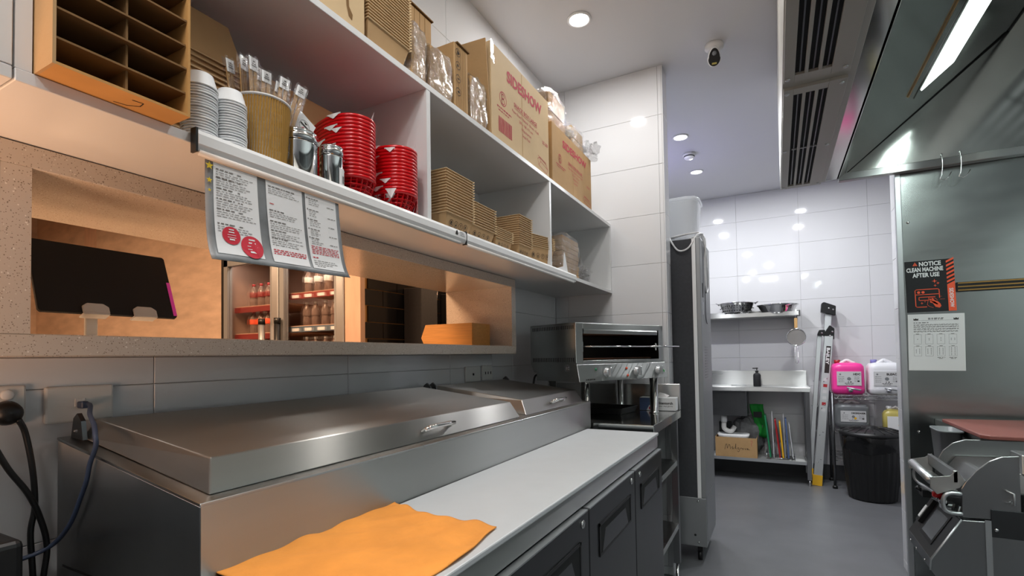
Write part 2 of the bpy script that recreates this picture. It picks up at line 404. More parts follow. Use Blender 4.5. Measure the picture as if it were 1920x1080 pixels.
for i, (x, z) in enumerate(((.69, 2.04), (.705, .835))):
    mb = MB(Matrix.Translation((x, 3.622, z)) @ Matrix.Rotation(PI/2, 4, 'X')); mb.lathe([(.009, 0), (.008, .003), (.004, .006), (0, .0065)], n=12)
    mb.obj('screw', 'chrome', stp)
# stone surround of the opening
ssur = struct(MB().box(-1.54, -1.149, .0, 2.22, 1.313, 1.353).obj('window_1', 'stone', bevel=.002))
MB().box(-1.54, -1.149, .0, 2.22, 1.644, 1.684).obj('stone_header', 'stone', ssur, bevel=.0015)
MB().box(-1.54, -1.1495, 2.178, 2.2195, 1.353, 1.644).obj('stone_jamb', 'stone', ssur)
MB().box(-1.54, -1.1495, .34, .381, 1.353, 1.644).obj('stone_jamb', 'stone', ssur)
MB().box(-1.54, -1.1492, .0, .3395, 1.353, 1.644).obj('stone_column', 'stone', ssur)
# front room shell beyond the opening
fx = MB().box(-7.2, -3.83, 2.4, 2.5, 0, 3.05)
wf = struct(fx.obj('wall_plywood', 'ply'))
MB().box(-6.0, -5.80, 2.385, 2.4, 0, 3.05).obj('edge_board', 'ply2', wf)
struct(MB().box(-2.485, -2.35, 2.38, 2.42, 0, 3.05).obj('trim_2', 'ply2'))
struct(MB().box(-7.2, -1.5, -2.4, -2.3, 0, 3.05).obj('wall_far_front', 'ply'))
struct(MB().box(-7.2, -7.1, -2.4, 6.2, 0, 3.05).obj('wall_far_side', 'ply'))
struct(MB().box(-3.83, -2.76, 3.1, 3.2, 0, 3.05).obj('wall_recess', 'matte'))
bw = struct(MB().box(-2.498, -2.486, 2.425, 6.0, 0, 3.05).obj('wall_black', 'gold'))
struct(MB().box(-2.498, -1.5, 6.0, 6.1, 0, 3.05).obj('wall_black_end', 'matte'))
bt = {}
for i in range(9):
    for j in range(7):
        y0 = 2.43+i*.30+(.15 if j % 2 else 0); z0 = 1.215+j*.114
        if 't' not in bt:
            g = MB(); g.box(0, .010, 0, .294, 0, .1085); bt['t'] = g.obj('black_tile', 'btile', bw); bt['t'].location = Vector((-2.486, y0, z0))-base(bw)
            for vtx in bt['t'].data.vertices: vtx.co = vtx.co+base(bw)
        else:
            o = bt['t'].copy(); COL.objects.link(o); o.location = Vector((-2.486, y0, z0))-base(bw)
# ================================================================== LIGHT FITTINGS
dl = thing('downlight', '', 'downlight', (0, 0, 0), 'recessed ceiling downlights')
MB().lathe([(.062, .0), (.062, -.006), (.054, -.010), (.048, -.004), (.048, 0)], n=28).obj('trim_ring', 'white', dl)
MB().lathe([(.048, -.003), (0, -.003)], n=28).obj('lens', 'lens', dl)
dl_lab = ['large bright round ceiling downlight nearest above the cartons', 'round ceiling downlight left of the smoke detector, nearer of two behind the pillar', 'small round ceiling downlight beyond the smoke detector',
          'round ceiling downlight cut by the top edge of the view', 'round ceiling downlight hidden above the vent, nearer one', 'round ceiling downlight hidden above the vent, farther one',
          'round ceiling downlight over the camera', 'round ceiling downlight just behind the camera', 'round ceiling downlight far behind the camera, left', 'round ceiling downlight far behind the camera, right', 'round ceiling downlight beside the exhaust hood']
for i, (x, y) in enumerate(DOWN):
    if i == 0: dl.location = (x, y, 3.05); dl['label'] = dl_lab[0]
    else: dup(dl, (x, y, 3.05), dl_lab[i])
t = thing('smoke_detector', 'small white round smoke detector on the ceiling between two downlights', 'smoke detector', (-.636, 4.58, 3.05))
MB().lathe([(.055, 0), (.055, -.012), (.05, -.018), (.044, -.02), (.044, -.032), (.036, -.042), (0, -.044)], (-.636, 4.58, 3.05), 24).obj('housing', 'white', t)
MB().lathe([(.046, -.021), (.046, -.029), (.03, -.029)], (-.636, 4.58, 3.05), 24).obj('vent_ring', 'dgrey', t)
t = thing('security_camera', 'white security camera with black oval face hanging from the ceiling', 'camera', (-.27, 3.02, 3.05))
MB().lathe([(.05, 0), (.05, -.02), (.03, -.028), (.026, -.06), (0, -.06)], (-.27, 3.02, 3.05), 20).obj('mount', 'white', t)
T = Matrix.Translation((-.27, 3.01, 2.978)) @ Matrix.Rotation(math.radians(8), 4, 'Z') @ Matrix.Rotation(math.radians(38), 4, 'X') @ Matrix.Scale(.9, 4)
def egg(mb, y0, y1, k, m=0):
    pts = []
    for a in range(28):
        q = 2*PI*a/28; w = .040 if math.sin(q) < 0 else .036
        pts.append((w*k*math.cos(q)*(1-.12*math.sin(q)), y0, .058*k*math.sin(q)))
    mb.prism(pts, (0, y1-y0, 0), m, True)
h = MB(T); egg(h, -.022, .05, 1); h.obj('housing', 'white', t, bevel=.008, seg=3)
h = MB(T); egg(h, -.026, -.0215, .88); h.obj('face', 'black', t)
h = MB(T @ Matrix.Rotation(PI/2, 4, 'X')); h.lathe([(.014, .026), (.013, .03), (.006, .032), (0, .032)], (0, .022, 0), 18); h.obj('camera_lens', 'screen', t)
h = MB(T); h.box(-.014, .014, -.028, -.025, -.040, -.030); h.obj('lamp', 'yelj', t)
# fly zapper behind the pillar: its violet light falls on the ceiling and the back wall
t = thing('insect_zapper', 'violet insect light on the left wall behind the white pillar', 'insect light', (-1.25, 4.5, 2.3))
MB().box(-1.285, -1.24, 4.2, 4.8, 2.3, 2.6).obj('housing', 'white', t)
MB().cyl((-1.22, 4.22, 2.52), (-1.22, 4.78, 2.52), .013, n=12).obj('tube', 'uv', t); MB().cyl((-1.22, 4.22, 2.40), (-1.22, 4.78, 2.40), .013, n=12).obj('tube', 'uv', t)
lamp('insect_light_lamp', 'AREA', (-1.18, 4.5, 2.46), 1.0, (.45, .42, 1), .5, .2, aim=(-.2, 4.6, 2.9))
# ================================================================== EXHAUST HOOD, PLENUM
HZ = 2.337; Y0h, Y1h = -1.2, 3.60
def slope(x): return HZ+.852*(x-.355)
t = thing('exhaust_hood', 'large stainless exhaust hood over the cooking line', 'range hood', (1.1, 1.2, HZ))
MB().prism([(.353, Y0h, HZ), (.355, Y0h, HZ), (1.15, Y0h, slope(1.15)), (1.15, Y0h, slope(1.15)+.02), (.353, Y0h, 2.36)], (0, Y1h-Y0h, 0)).obj('sloped_panel', 'hood', t)
MB().prism([(1.95, Y0h, 2.42), (1.95, Y0h, 2.44), (1.16, Y0h, 3.04), (1.16, Y0h, 3.02)], (0, Y1h-Y0h, 0)).obj('back_panel', 'hood', t)
MB().box(.287, .353, Y0h, 3.56, HZ, HZ+.006).obj('flange', 'hood', t)
MB().box(.345, .353, Y0h, 3.56, HZ, 3.04).obj('outer_skirt', 'steel', t)
ep = MB(); ep.prism([(.36, 3.60, HZ+.03), (1.95, 3.60, HZ+.03), (1.95, 3.60, 2.44), (1.16, 3.60, 3.03), (1.14, 3.60, 3.01)], (0, .012, 0)); ep.obj('end_panel', 'hood', t)
MB().box(.355, 1.97, 3.565, 3.612, HZ-.012, HZ+.032).obj('end_rail', 'steelx', t, bevel=.003)
MB().tube([(.357, 3.598, HZ+.004), (1.14, 3.598, slope(1.14)-.006)], .004, 6).obj('seam', 'cavity', t)
MB().tube([(1.15, Y0h, 3.012), (1.15, 3.6, 3.012)], .006, 6).obj('ridge_seam', 'cavity', t)
# light panel let into the slope
def sl(x, y, d=0):
    n = Vector((.852, 0, -1)).normalized(); return Vector((x, y, slope(x)))+n*d
lp = MB(); q = [sl(.672, -.6), sl(.80, -.6), sl(.80, 3.19), sl(.672, 3.12)]
nrm = Vector((.852, 0, -1)).normalized()
def plate(mb, x0, x1, y0, y1, d0, d1, m=0): mb.prism([sl(x0, y0, d0), sl(x1, y0, d0), sl(x1, y1, d0), sl(x0, y1, d0)], nrm*(d1-d0), m)
fr = MB(); plate(fr, .600, .606, .2, 3.07, .001, .006); fr.obj('seam', 'brass', t)
fr = MB(); plate(fr, .655, .82, .2, 3.22, .001, .004); fr.obj('light_frame', 'hood', t)
lp = MB(); plate(lp, .672, .80, .22, 3.16, .004, .008); lp.obj('light_panel', 'tube', t)
lamp('hood_lamp', 'AREA', sl(.736, 1.7, .03), 26, (.86, 1, .96), 2.8, .12, aim=sl(.736, 1.7, 1)).rotation_euler = (Matrix((Yv, nrm.cross(Yv)*-1, -nrm)).transposed()).to_euler()
# baffle filters on the far slope
for k in range(5):
    y0 = 3.05-.5*k; n2 = Vector((-.6, 0, -.79)).normalized(); a = Vector((1.30, y0, 2.914)); d = Vector((.58, 0, -.44))
    f = MB(); f.prism([a, a+d, a+d+Yv*.48, a+Yv*.48], n2*.025); fo = f.obj('filter', 'dsteel', t)
    for i in range(10):
        b = a+d*(.06+.09*i); g = MB(); g.prism([b+n2*.026, b+d*.045+n2*.026, b+d*.045+n2*.026+Yv*.46, b+n2*.026+Yv*.46], n2*.008); g.obj('baffle', 'alu', fo)
# supply-air plenum beside the hood
PZ = 2.32
t = thing('air_plenum', 'beige ceiling air plenum with slotted diffusers beside the exhaust hood', 'air vent', (.17, 1.2, PZ))
MB().box(.045, .287, Y0h, 3.56, PZ+.012, 3.05).obj('plenum_body', 'duct', t, bevel=.002)
for (ya, yb) in ((2.215, 3.555), (.82, 2.155), (-.6, .76)):
    f = MB(); sl_x = [(.085, .116), (.128, .159), (.171, .202)]
    f.box(.049, .085, ya, yb, PZ, PZ+.014); f.box(.202, .262, ya, yb, PZ, PZ+.014)
    for i in range(2): f.box(sl_x[i][1], sl_x[i+1][0], ya+.02, yb-.02, PZ+.0005, PZ+.014)
    f.box(.085, .202, ya, ya+.05, PZ, PZ+.014); f.box(.085, .202, yb-.05, yb, PZ, PZ+.014)
    fo = f.obj('diffuser_frame', 'duct', t, bevel=.0012)
    for (a, b) in sl_x:
        MB().box(a, b, ya+.05, yb-.05, PZ+.0105, PZ+.0118).obj('slot', 'cavity', fo)
        MB().box((a+b)/2-.002, (a+b)/2+.003, ya+.06, yb-.06, PZ+.004, PZ+.0104).obj('vane', 'dsteel', fo)
    for (x, y) in ((.062, ya+.03), (.245, ya+.03), (.062, yb-.03), (.245, yb-.03), (.062, (ya+yb)/2), (.245, (ya+yb)/2)):
        b = MB(); b.lathe([(.0, -.005), (.005, -.005), (.009, -.002), (.009, 0)], (x, y, PZ), 12); b.obj('bolt', 'alu', fo)
    b = MB(); b.box(.092, .205, (ya+yb)/2-.003, (ya+yb)/2+.003, PZ+.002, PZ+.008); b.obj('cross_wire', 'alu', fo)
# hooks
hk = thing('utensil_hook', 'bent wire hook on the hood rail, left of the two', 'hook', (0, 0, 0), 'wire hooks on the hood rail')
MB().tube([(0, .002, 0), (0, -.004, .012), (0, -.016, .014), (0, -.022, .004), (.001, -.022, -.05), (-.004, -.024, -.105), (-.012, -.024, -.128), (.004, -.026, -.136), (.022, -.026, -.125), (.036, -.026, -.098)], .0028, 8).obj('wire', 'chrome', hk)
hk.location = (.835, 3.56, HZ+.034)
dup(hk, (.915, 3.56, HZ+.034), 'bent wire hook on the hood rail, right of the two')
# ================================================================== NOTICES ON THE STEEL SHEET
yS = 3.621
t = thing('notice_sign', 'black and orange notice telling to clean the machine after use', 'sign', (.78, yS, 1.517))
a = Matrix.Rotation(math.radians(-1.2), 4, 'Y'); U = Vector((1, 0, .004)); V = Vector((-.02, 0, 1)); O = Vector((.672, yS-.003, 1.518))
MB().prism([O, O+U*.219, O+U*.219+V*.293, O+V*.293], (0, .002, 0)).obj('panel', 'matte', t)
O2 = O-Yv*.0006
g = MB(); g.poly(O2, U, V, [(.185, 0), (.219, 0), (.219, .167), (.185, .149)])
for k in range(6): g.poly(O2, U, V, [(.185, .158+k*.0225), (.219, .176+k*.0225), (.219, .187+k*.0225), (.185, .169+k*.0225)])
g.poly(O2, U, V, [(.036, .266), (.058, .266), (.047, .286)])
def line(mb, o, u, v, pts, w, m=0, close=False):
    P = list(pts)+([pts[0]] if close else [])
    for (x0, y0), (x1, y1) in zip(P, P[1:]):
        dx, dy = x1-x0, y1-y0; l = math.hypot(dx, dy) or 1; nx, ny = -dy/l*w/2, dx/l*w/2; ex, ey = dx/l*w/2, dy/l*w/2
        mb.poly(o, u, v, [(x0+nx-ex, y0+ny-ey), (x0-nx-ex, y0-ny-ey), (x1-nx+ex, y1-ny+ey), (x1+nx+ex, y1+ny+ey)], m)
line(g, O2, U, V, [(.040, .034), (.040, .122), (.046, .128), (.142, .128), (.148, .122), (.148, .078)], .004)
line(g, O2, U, V, [(.040, .034), (.046, .028), (.088, .028)], .004); line(g, O2, U, V, [(.040, .099), (.148, .099)], .0035)
line(g, O2, U, V, [(.056, .066), (.056, .084), (.128, .084)], .0035); line(g, O2, U, V, [(.056, .066), (.098, .066)], .0035)
line(g, O2, U, V, [(.100, .082), (.092, .040), (.100, .030), (.118, .022)], .0015); line(g, O2, U, V, [(.100, .082), (.128, .076), (.138, .064)], .0015)
line(g, O2, U, V, [(.148, .084), (.158, .084)], .0012); line(g, O2, U, V, [(.150, .068), (.170, .068)], .0012)
for cx in (.056, .076): g.disc(O2, U, V, cx, .112, .0072)
for cx, cy, s_ in ((.130, .172, .012), (.145, .160, .008), (.132, .147, .008), (.068, .050, .008), (.082, .058, .005)):
    pts = []
    for k in range(8): q = PI/4*k+PI/2; rr_ = s_ if k % 2 == 0 else s_*.28; pts.append((cx+rr_*math.cos(q), cy+rr_*math.sin(q)))
    g.poly(O2, U, V, pts)
g.poly(O2, U, V, [(.112, .062), (.118, .045), (.128, .026), (.146, .020), (.154, .030), (.150, .044), (.140, .056), (.128, .062)])
for k, (fx_, fy_) in enumerate(((.105, .070), (.107, .062), (.109, .054), (.116, .072))): line(g, O2-Yv*.0001, U, V, [(fx_, fy_), (.135, .043)], .007)
g.obj('orange_print', 'orange', t)
g = MB(); O3 = O2-Yv*.0004
g.text('NOTICE', O3+U*.064+V*.262, U, V, .033, bold=.035, sx=.82); g.text('CLEAN MACHINE', O3+U*.006+V*.231, U, V, .033, bold=.035, sx=.64); g.text('AFTER USE', O3+U*.034+V*.199, U, V, .033, bold=.035, sx=.76)
g.text('SIDESHOW', O3+U*.193+V*.128, -V, U, .025, bold=.02, sx=.86)
g.text('!', O3+U*.0447+V*.2685, U, V, .016, 1, bold=.03)
g.obj('white_lettering', ['paper', 'matte'], t)
t = thing('printed_page', 'white printed page of small diagrams taped below the black notice', 'paper', (.79, yS, 1.18))
O = Vector((.668, yS-.003, 1.186)); U = Vector((1, 0, -.012)); V = Vector((.012, 0, 1))
MB().prism([O, O+U*.252, O+U*.252+V*.320, O+V*.320], (0, .001, 0)).obj('sheet', 'paper', t)
g = MB(); O2 = O-Yv*.0008
def dashes(mb, o, u, v, x0, x1, y, h, m=0, wmin=.006, wmax=.02, gap=.004, rnd=random):
    x = x0
    while x < x1:
        w = min(rnd.uniform(wmin, wmax), x1-x); mb.rect(o, u, v, x, x+w, y, y+h, m); x += w+gap
for sx_ in (.026, .204):
    g.poly(O2, U, V, [(sx_, .286), (sx_+.022, .286), (sx_+.022, .297), (sx_+.016, .292), (sx_+.011, .298), (sx_+.006, .292), (sx_, .297)])
dashes(g, O2, U, V, .092, .160, .295, .003); dashes(g, O2, U, V, .092, .160, .289, .003); g.rect(O2, U, V, .026, .226, .2835, .2842)
dashes(g, O2, U, V, .026, .095, .270, .003)
for y in (.260, .256, .249, .245, .236, .232, .223, .219): dashes(g, O2, U, V, .026, .225, y, .0016)
dots = [[1], [2], [3], [2, 2], [3, 4], [4, 5], [5, 5], [6, 6]]
for r_ in range(2):
    for c_ in range(4):
        bx, by = .026+c_*.052, .150-r_*.068
        line(g, O2, U, V, [(bx, by), (bx+.034, by), (bx+.034, by+.054), (bx, by+.054)], .0006, close=True); g.rect(O2, U, V, bx+.010, bx+.024, by+.056, by+.058)
        d = dots[r_*4+c_]
        for i, n_ in enumerate(d):
            for k in range(n_): g.disc(O2, U, V, bx+(.017 if len(d) == 1 else .010+.015*i), by+.027+(k-(n_-1)/2)*.008, .0018, n=8)
for bx in (.130, .182): dashes(g, O2, U, V, bx, bx+.034, .072, .002); dashes(g, O2, U, V, bx+.006, bx+.028, .067, .002)
g.obj('print', 'bprint', t)
t = thing('knife_rack', 'yellow and black magnetic knife strip on the steel wall', 'knife rack', (1.3, yS, 1.622))
MB().box(.892, 1.75, yS-.016, yS, 1.622, 1.674).obj('strip', 'matte', t, bevel=.001)
for z in (1.665, 1.645, 1.626): MB().box(.897, 1.745, yS-.0175, yS-.016, z, z+.007).obj('brass_line', 'brass', t)
# ================================================================== PREP FRIDGE (bench with lids)
PY0, PY1, XF, XR = .47, 2.255, -.482, -.803
t = thing('prep_fridge', 'stainless prep fridge bench with two raised lids and charcoal doors', 'fridge', (-.88, 1.36, 0))
PF = t
b = MB()
b.box(WX+.004, XR, PY0+.002, 2.312, .95, 1.072)   # raised rail body
o_ = MB(); o_.prism([(WX+.004, PY0, .12), (XR, PY0, .12), (XR, PY0, 1.073), (WX+.004, PY0, 1.147)], (0, 2.315-PY0, 0)); o_.obj('body', 'steelz', PF, bevel=.0015)
MB().box(XR-.0002, XR+.0012, PY0+.0, 2.315, .956, 1.0735).obj('rail_front', 'steel', PF)
MB().box(XR, XF, PY0, PY1, .12, .944).obj('cabinet', 'dsteel', PF)
MB().box(XF, XF+.006, PY0, PY1, .893, .943).obj('front_rail', 'steel', PF, bevel=.001)
MB().box(WX+.03, XF-.04, PY0+.0-.001, PY0, .90, .904).obj('side_seam', 'cavity', PF)
# rim flange on the sloped top
o_ = MB(); o_.prism([(WX+.004, PY0-.001, 1.147), (WX+.004, PY0-.001, 1.152), (XR+.001, PY0-.001, 1.078), (XR+.001, PY0-.001, 1.073)], (0, 2.317-PY0, 0)); o_.obj('top_rim', 'steelx', PF, bevel=.0008)
def lid(y0, y1, lab):
    # underside follows the sloped rim; hipped sheet-metal lid
    A = [(WX+.035, y0+.0, 1.149), (XR-.022, y0+.0, 1.082), (XR-.022, y1, 1.082), (WX+.035, y1, 1.149)]
    B = [(WX+.045, y0+.022, 1.186), (XR-.050, y0+.018, 1.138), (XR-.050, y1-.022, 1.138), (WX+.045, y1-.022, 1.186)]
    m = MB(); m.add(A+B, [(0, 3, 2, 1), (4, 5, 6, 7), (0, 1, 5, 4), (1, 2, 6, 5), (2, 3, 7, 6), (3, 0, 4, 7)])
    L = m.obj('lid', 'lid', PF, bevel=.0025, seg=2, label=lab)
    yc = (y0+y1)/2+(.07 if y1-y0 > .8 else .0); hw = .058
    nx = Vector((.056, 0, .028)).normalized(); f0 = Vector((XR-.033, yc, 1.106))
    hd = MB()
    for s_ in (-1, 1): hd.tube([f0+Yv*s_*hw, f0+Yv*s_*hw+nx*.024], .006, 10)
    hd.tube([f0+Yv*-hw+nx*.024, f0+Yv*(-hw*.5)+nx*.027, f0+Yv*(hw*.5)+nx*.027, f0+Yv*hw+nx*.024], .0062, 10)
    hd.obj('handle', 'chrome', L)
    for (px_, py_) in ((WX+.04, y0-.012), (WX+.04, y1+.004)):
        hg = MB(); hg.prism([(px_-.02, py_, 1.15), (px_+.03, py_, 1.148), (px_+.022, py_, 1.185), (px_+.005, py_, 1.20), (px_-.01, py_, 1.19)], (0, .008, 0)); hg.cyl((px_+.005, py_-.006, 1.165), (px_+.005, py_+.014, 1.165), .004, n=8)
        hg.obj('hinge', 'dsteel', L)
    s_ = MB(); s_.lathe([(.005, 0), (.003, .003), (0, .0035)], n=8); s_.obj('screw', 'chrome', L)
    return L
lid(.497, 1.615, 'long near lid'); lid(1.668, 2.275, 'short far lid')
for i, (y0, y1) in enumerate(((.475, .797), (.803, 1.295), (1.301, 1.787), (1.793, 2.253))):
    d = MB(); d.box(XF, XF+.022, y0, y1, .135, .884); dd = d.obj('door', 'door', PF, bevel=.003, seg=2)
    MB().box(XF+.002, XF+.0225, y0+.004, y1-.004, .884, .8875).obj('door_top_edge', 'alu', dd)
    if i == 0: continue
    ya, yb = y0+.085, y1-.075; xx = XF+.0225
    h = MB()   # recessed pocket: frame, sloping floor
    h.box(xx, xx+.003, ya-.008, yb+.008, .815, .822); h.box(xx, xx+.003, ya-.008, ya, .735, .822); h.box(xx, xx+.003, yb, yb+.008, .735, .822); h.box(xx, xx+.003, ya-.008, yb+.008, .730, .737)
    ho = h.obj('handle', 'black', dd)
    p = MB(); p.prism([(xx+.0002, ya, .737), (xx+.0005, yb, .737), (xx+.0005, yb, .815), (xx+.0002, ya, .815)], (.0008, 0, 0)); p.obj('pocket', 'cavity', ho)
    p = MB(); p.prism([(xx+.0012, ya+.02, .737), (xx+.0012, yb-.03, .737), (xx+.0012, yb-.06, .795), (xx+.0012, ya+.05, .795)], (.0008, 0, 0)); p.obj('pocket_floor', 'dsteel', ho)
    lk = MB(Matrix.Translation((xx-.001, (y1-.05) if i < 3 else y0+.06, .862)) @ Matrix.Rotation(PI/2, 4, 'Y')); lk.lathe([(.011, 0), (.011, .004), (.008, .006), (0, .006)], n=16); lk.obj('lock', 'chrome', dd)
for y in (.6, 2.12):
    for x in (-1.2, -.56):
        c = MB(); c.cyl((x, y-.016, .038), (x, y+.016, .038), .038, n=16); c.box(x-.012, x+.012, y-.022, y+.022, .06, .125); c.obj('castor', 'black', PF)
tag(MB().box(XR+.004, -.470, PY0+.0, 2.253, .944, .957).obj('cutting_board', 'board', bevel=.003, seg=2), 'long white cutting board along the front of the prep fridge', 'cutting board')
# cloth
def smooth(t): return t*t*(3-2*t)
P00 = Vector((-.472, .46, 0)); P10 = Vector((-.499, .869, 0)); P01 = Vector((-.855, .50, 0)); P11 = Vector((-.822, .912, 0))
def clothf(u, v):
    p = P00*(1-u)*(1-v)+P10*u*(1-v)+P01*(1-u)*v+P11*u*v
    p += Vector((.006*math.sin(9*u+2), .010*math.sin(7*v+1)*u, 0))
    z = .9625+.0028*math.sin(17*u+9*v)*math.sin(11*v-4*u)+.002*math.sin(31*u*v+3)
    z += .022*math.exp(-((u-.04)**2+(v-1)**2)/.004)*1.2+.014*smooth(max(0, v-.9)/.1)*(.5+.5*math.sin(6*u+.6))
    if v > .97: p = p+Vector((.008, 0, 0))
    return Vector((p.x, p.y, max(z, .9595)))
co = MB().grid(clothf, 56, 44).obj('cleaning_cloth', 'cloth')
sm = co.modifiers.new('solid', 'SOLIDIFY'); sm.thickness = .0022; sm.offset = 0
tag(co, 'bright orange cleaning cloth lying on the white cutting board', 'cloth')
# ================================================================== WALL OUTLETS AND CABLES
XW = WX
t = thing('wall_plate', 'beige data wall plate with a blue network cable plugged in', 'wall plate', (XW, .505, 1.18))
MB().box(XW, XW+.011, .447, .563, 1.180, 1.254).obj('plate', 'offwhite', t, bevel=.004, seg=2)
MB().box(XW+.011, XW+.0125, .494, .512, 1.211, 1.228).obj('port', 'offwhite', t, bevel=.0008)
t = thing('power_outlet', 'beige power outlet at the left edge with a black plug', 'power outlet', (XW, .375, 1.185))
MB().box(XW, XW+.010, .318, .42, 1.186, 1.26).obj('plate', 'offwhite', t, bevel=.004, seg=2)
b = MB(Matrix.Translation((XW+.010, .392, 1.243)) @ Matrix.Rotation(PI/2, 4, 'Y')); b.lathe([(.010, 0), (.010, .003), (.008, .005), (0, .005)], n=20); b.obj('switch', 'white', t)
t = thing('power_outlet', 'beige single power outlet on the wall behind the far lid, nearer of two', 'power outlet', (XW, 2.02, 1.183))
MB().box(XW, XW+.010, 1.96, 2.09, 1.183, 1.257).obj('plate', 'offwhite', t, bevel=.004, seg=2); MB().box(XW+.010, XW+.013, 2.02, 2.028, 1.214, 1.224).obj('keyhole', 'black', t)
t = thing('power_outlet', 'pinkish power outlet plate beside the grill, farther of two', 'power outlet', (XW, 2.155, 1.183))
MB().box(XW, XW+.012, 2.107, 2.203, 1.185, 1.26).obj('plate', 'offwhite', t, bevel=.004, seg=2)
for y in (2.13, 2.155, 2.18): MB().box(XW+.012, XW+.0135, y, y+.006, 1.215, 1.228).obj('socket', 'black', t)
t = thing('network_cable', 'blue network cable hanging from the beige wall plate', 'cable', (XW+.03, .5, .9))
def smoothpts(P, k=6):
    P = [Vector(p) for p in P]; out = []
    for i in range(len(P)-1):
        p0, p1, p2, p3 = P[max(i-1, 0)], P[i], P[i+1], P[min(i+2, len(P)-1)]
        for j in range(k):
            s_ = j/k; out.append(.5*((2*p1)+(p2-p0)*s_+(2*p0-5*p1+4*p2-p3)*s_*s_+(3*p1-p0-3*p2+p3)*s_**3))
    return out+[P[-1]]
MB().tube(smoothpts([(XW+.03, .507, 1.217), (XW+.045, .507, 1.214), (-1.20, .488, 1.20), (-1.135, .468, 1.185), (-1.108, .459, 1.168), (-1.106, .459, 1.148), (-1.127, .459, 1.115), (-1.139, .459, 1.084), (-1.159, .459, 1.053), (-1.20, .457, .993), (-1.245, .445, .95), (-1.26, .40, .935), (-1.26, .33, .93)]), .0042, 8).obj('wire', 'blue', t)
MB().box(XW+.0125, XW+.034, .497, .510, 1.208, 1.222).obj('plug', 'blue', t, bevel=.002)
t = thing('power_cable', 'black power cord with round plug looping down the left wall', 'cable', (XW+.03, .4, .8))
b = MB(Matrix.Translation((XW+.010, .388, 1.210)) @ Matrix.Rotation(PI/2, 4, 'Y')); b.lathe([(.021, 0), (.023, .012), (.020, .026), (.012, .034), (0, .036)], n=24); b.obj('plug', 'black', t)
MB().tube(smoothpts([(XW+.035, .400, 1.198), (XW+.03, .412, 1.17), (XW+.03, .423, 1.10), (XW+.03, .427, 1.03), (XW+.03, .421, .98), (XW+.03, .425, .90), (XW+.03, .43, .75)]), .0052, 8).obj('wire', 'black', t)
MB().tube(smoothpts([(XW+.04, .36, 1.17), (XW+.04, .385, 1.11), (XW+.042, .412, 1.06), (XW+.042, .43, 1.01), (XW+.04, .442, .95), (XW+.04, .436, .88), (XW+.04, .43, .75)]), .0052, 8).obj('wire', 'black', t)
t = thing('receipt_printer', 'black machine cut off at the lower left corner', 'printer', (-1.1, .27, .85))
MB().box(-1.24, -1.02, .12, .335, .80, 1.035).obj('housing', 'black', t, bevel=.010, seg=3); MB().box(-1.20, -1.06, .15, .30, 1.034, 1.037).obj('cover', 'dgrey', t)
t2 = MB().box(-1.285, -.75, -.3, .40, .76, .80).obj('side_shelf', 'steelx', bevel=.003); tag(t2, 'steel side shelf under the black printer, left of the prep fridge', 'shelf')
for (x, y) in ((-1.25, -.26), (-.79, -.26), (-1.25, .36), (-.79, .36)): MB().box(x-.015, x+.015, y-.015, y+.015, 0, .76).obj('leg', 'steelz', t2)
# ================================================================== OVERHEAD SHELF CABINET
SX = -.905
t = thing('wall_cabinet', 'long white open shelf cabinet above the servery opening', 'shelf', (-1.1, 1.7, 1.685)); CAB = t
MB().box(WX+.001, SX, .281, 3.068, 1.686, 1.704).obj('bottom_board', 'mel', t, bevel=.001)
MB().box(WX+.001, SX, .281, 3.068, 2.104, 2.122).obj('top_board', 'mel', t, bevel=.001)
for y in (.281, 1.192, 2.105, 3.05): MB().box(WX+.001, SX-.001, y, y+.018, 1.7045, 2.1035).obj('divider', 'mel', t)
MB().box(WX+.001, WX+.004, .32, 3.05, 1.7045, 2.1035).obj('back_board', 'mel', t)
t = thing('wall_cabinet', 'white cabinet end at the left edge next to the brown slotted carton', 'cabinet', (-1.1, -.2, 1.685))
MB().box(WX+.001, SX, -.9, .2785, 1.686, 1.704).obj('bottom_board', 'mel', t, bevel=.001); MB().box(WX+.001, SX, .260, .2785, 1.705, 2.50).obj('side_board', 'mel', t, bevel=.001)
MB().box(WX+.001, SX, -.9, .259, 2.48, 2.50).obj('top_board', 'mel', t); MB().box(SX-.018, SX, -.9, .259, 1.705, 2.479).obj('door', 'mel', t)
# ticket rails
for (y0, y1, lab) in ((.515, 1.372, 'white docket rail on the shelf edge, nearer one holding the menu'), (1.378, 2.39, 'white docket rail on the shelf edge, farther one under the snack boxes')):
    t = thing('ticket_rail', lab, 'ticket rail', (SX, (y0+y1)/2, 1.66), 'docket rails on the shelf edge')
    m = MB(); m.prism([(SX+.001, y0, 1.710), (SX+.014, y0, 1.708), (SX+.018, y0, 1.700), (SX+.018, y0, 1.683), (SX+.012, y0, 1.672), (SX+.001, y0, 1.670)], (0, y1-y0, 0)); m.obj('rail', 'white', t)
    MB().cyl((SX+.012, y0+.004, 1.669), (SX+.012, y1-.03, 1.669), .0055, n=12).obj('roller', 'offwhite', t)
    MB().box(SX+.001, SX+.017, y0-.004, y0, 1.668, 1.711).obj('end_cap', 'black', t)
    MB().box(SX-.018, SX+.006, y0+.01, y1-.02, 1.6835, 1.6858).obj('back_strip', 'dgrey', t)
    if y0 < 1:
        m = MB(); O = Vector((SX+.0186, 1.28, 1.688)); m.rect(O, Yv, Zv, .052, .088, .0, .016, 0); m.poly(O, Yv, Zv, [(.028, .002), (.033, .014), (.040, .016), (.044, .004), (.038, .0)], 1)
        for k in range(3): m.rect(O+Xv*.0003, Yv, Zv, .055, .082-.004*k, .002+.005*k, .0035+.005*k, 1)
        m.obj('sticker', ['paper', 'bprint'], t)
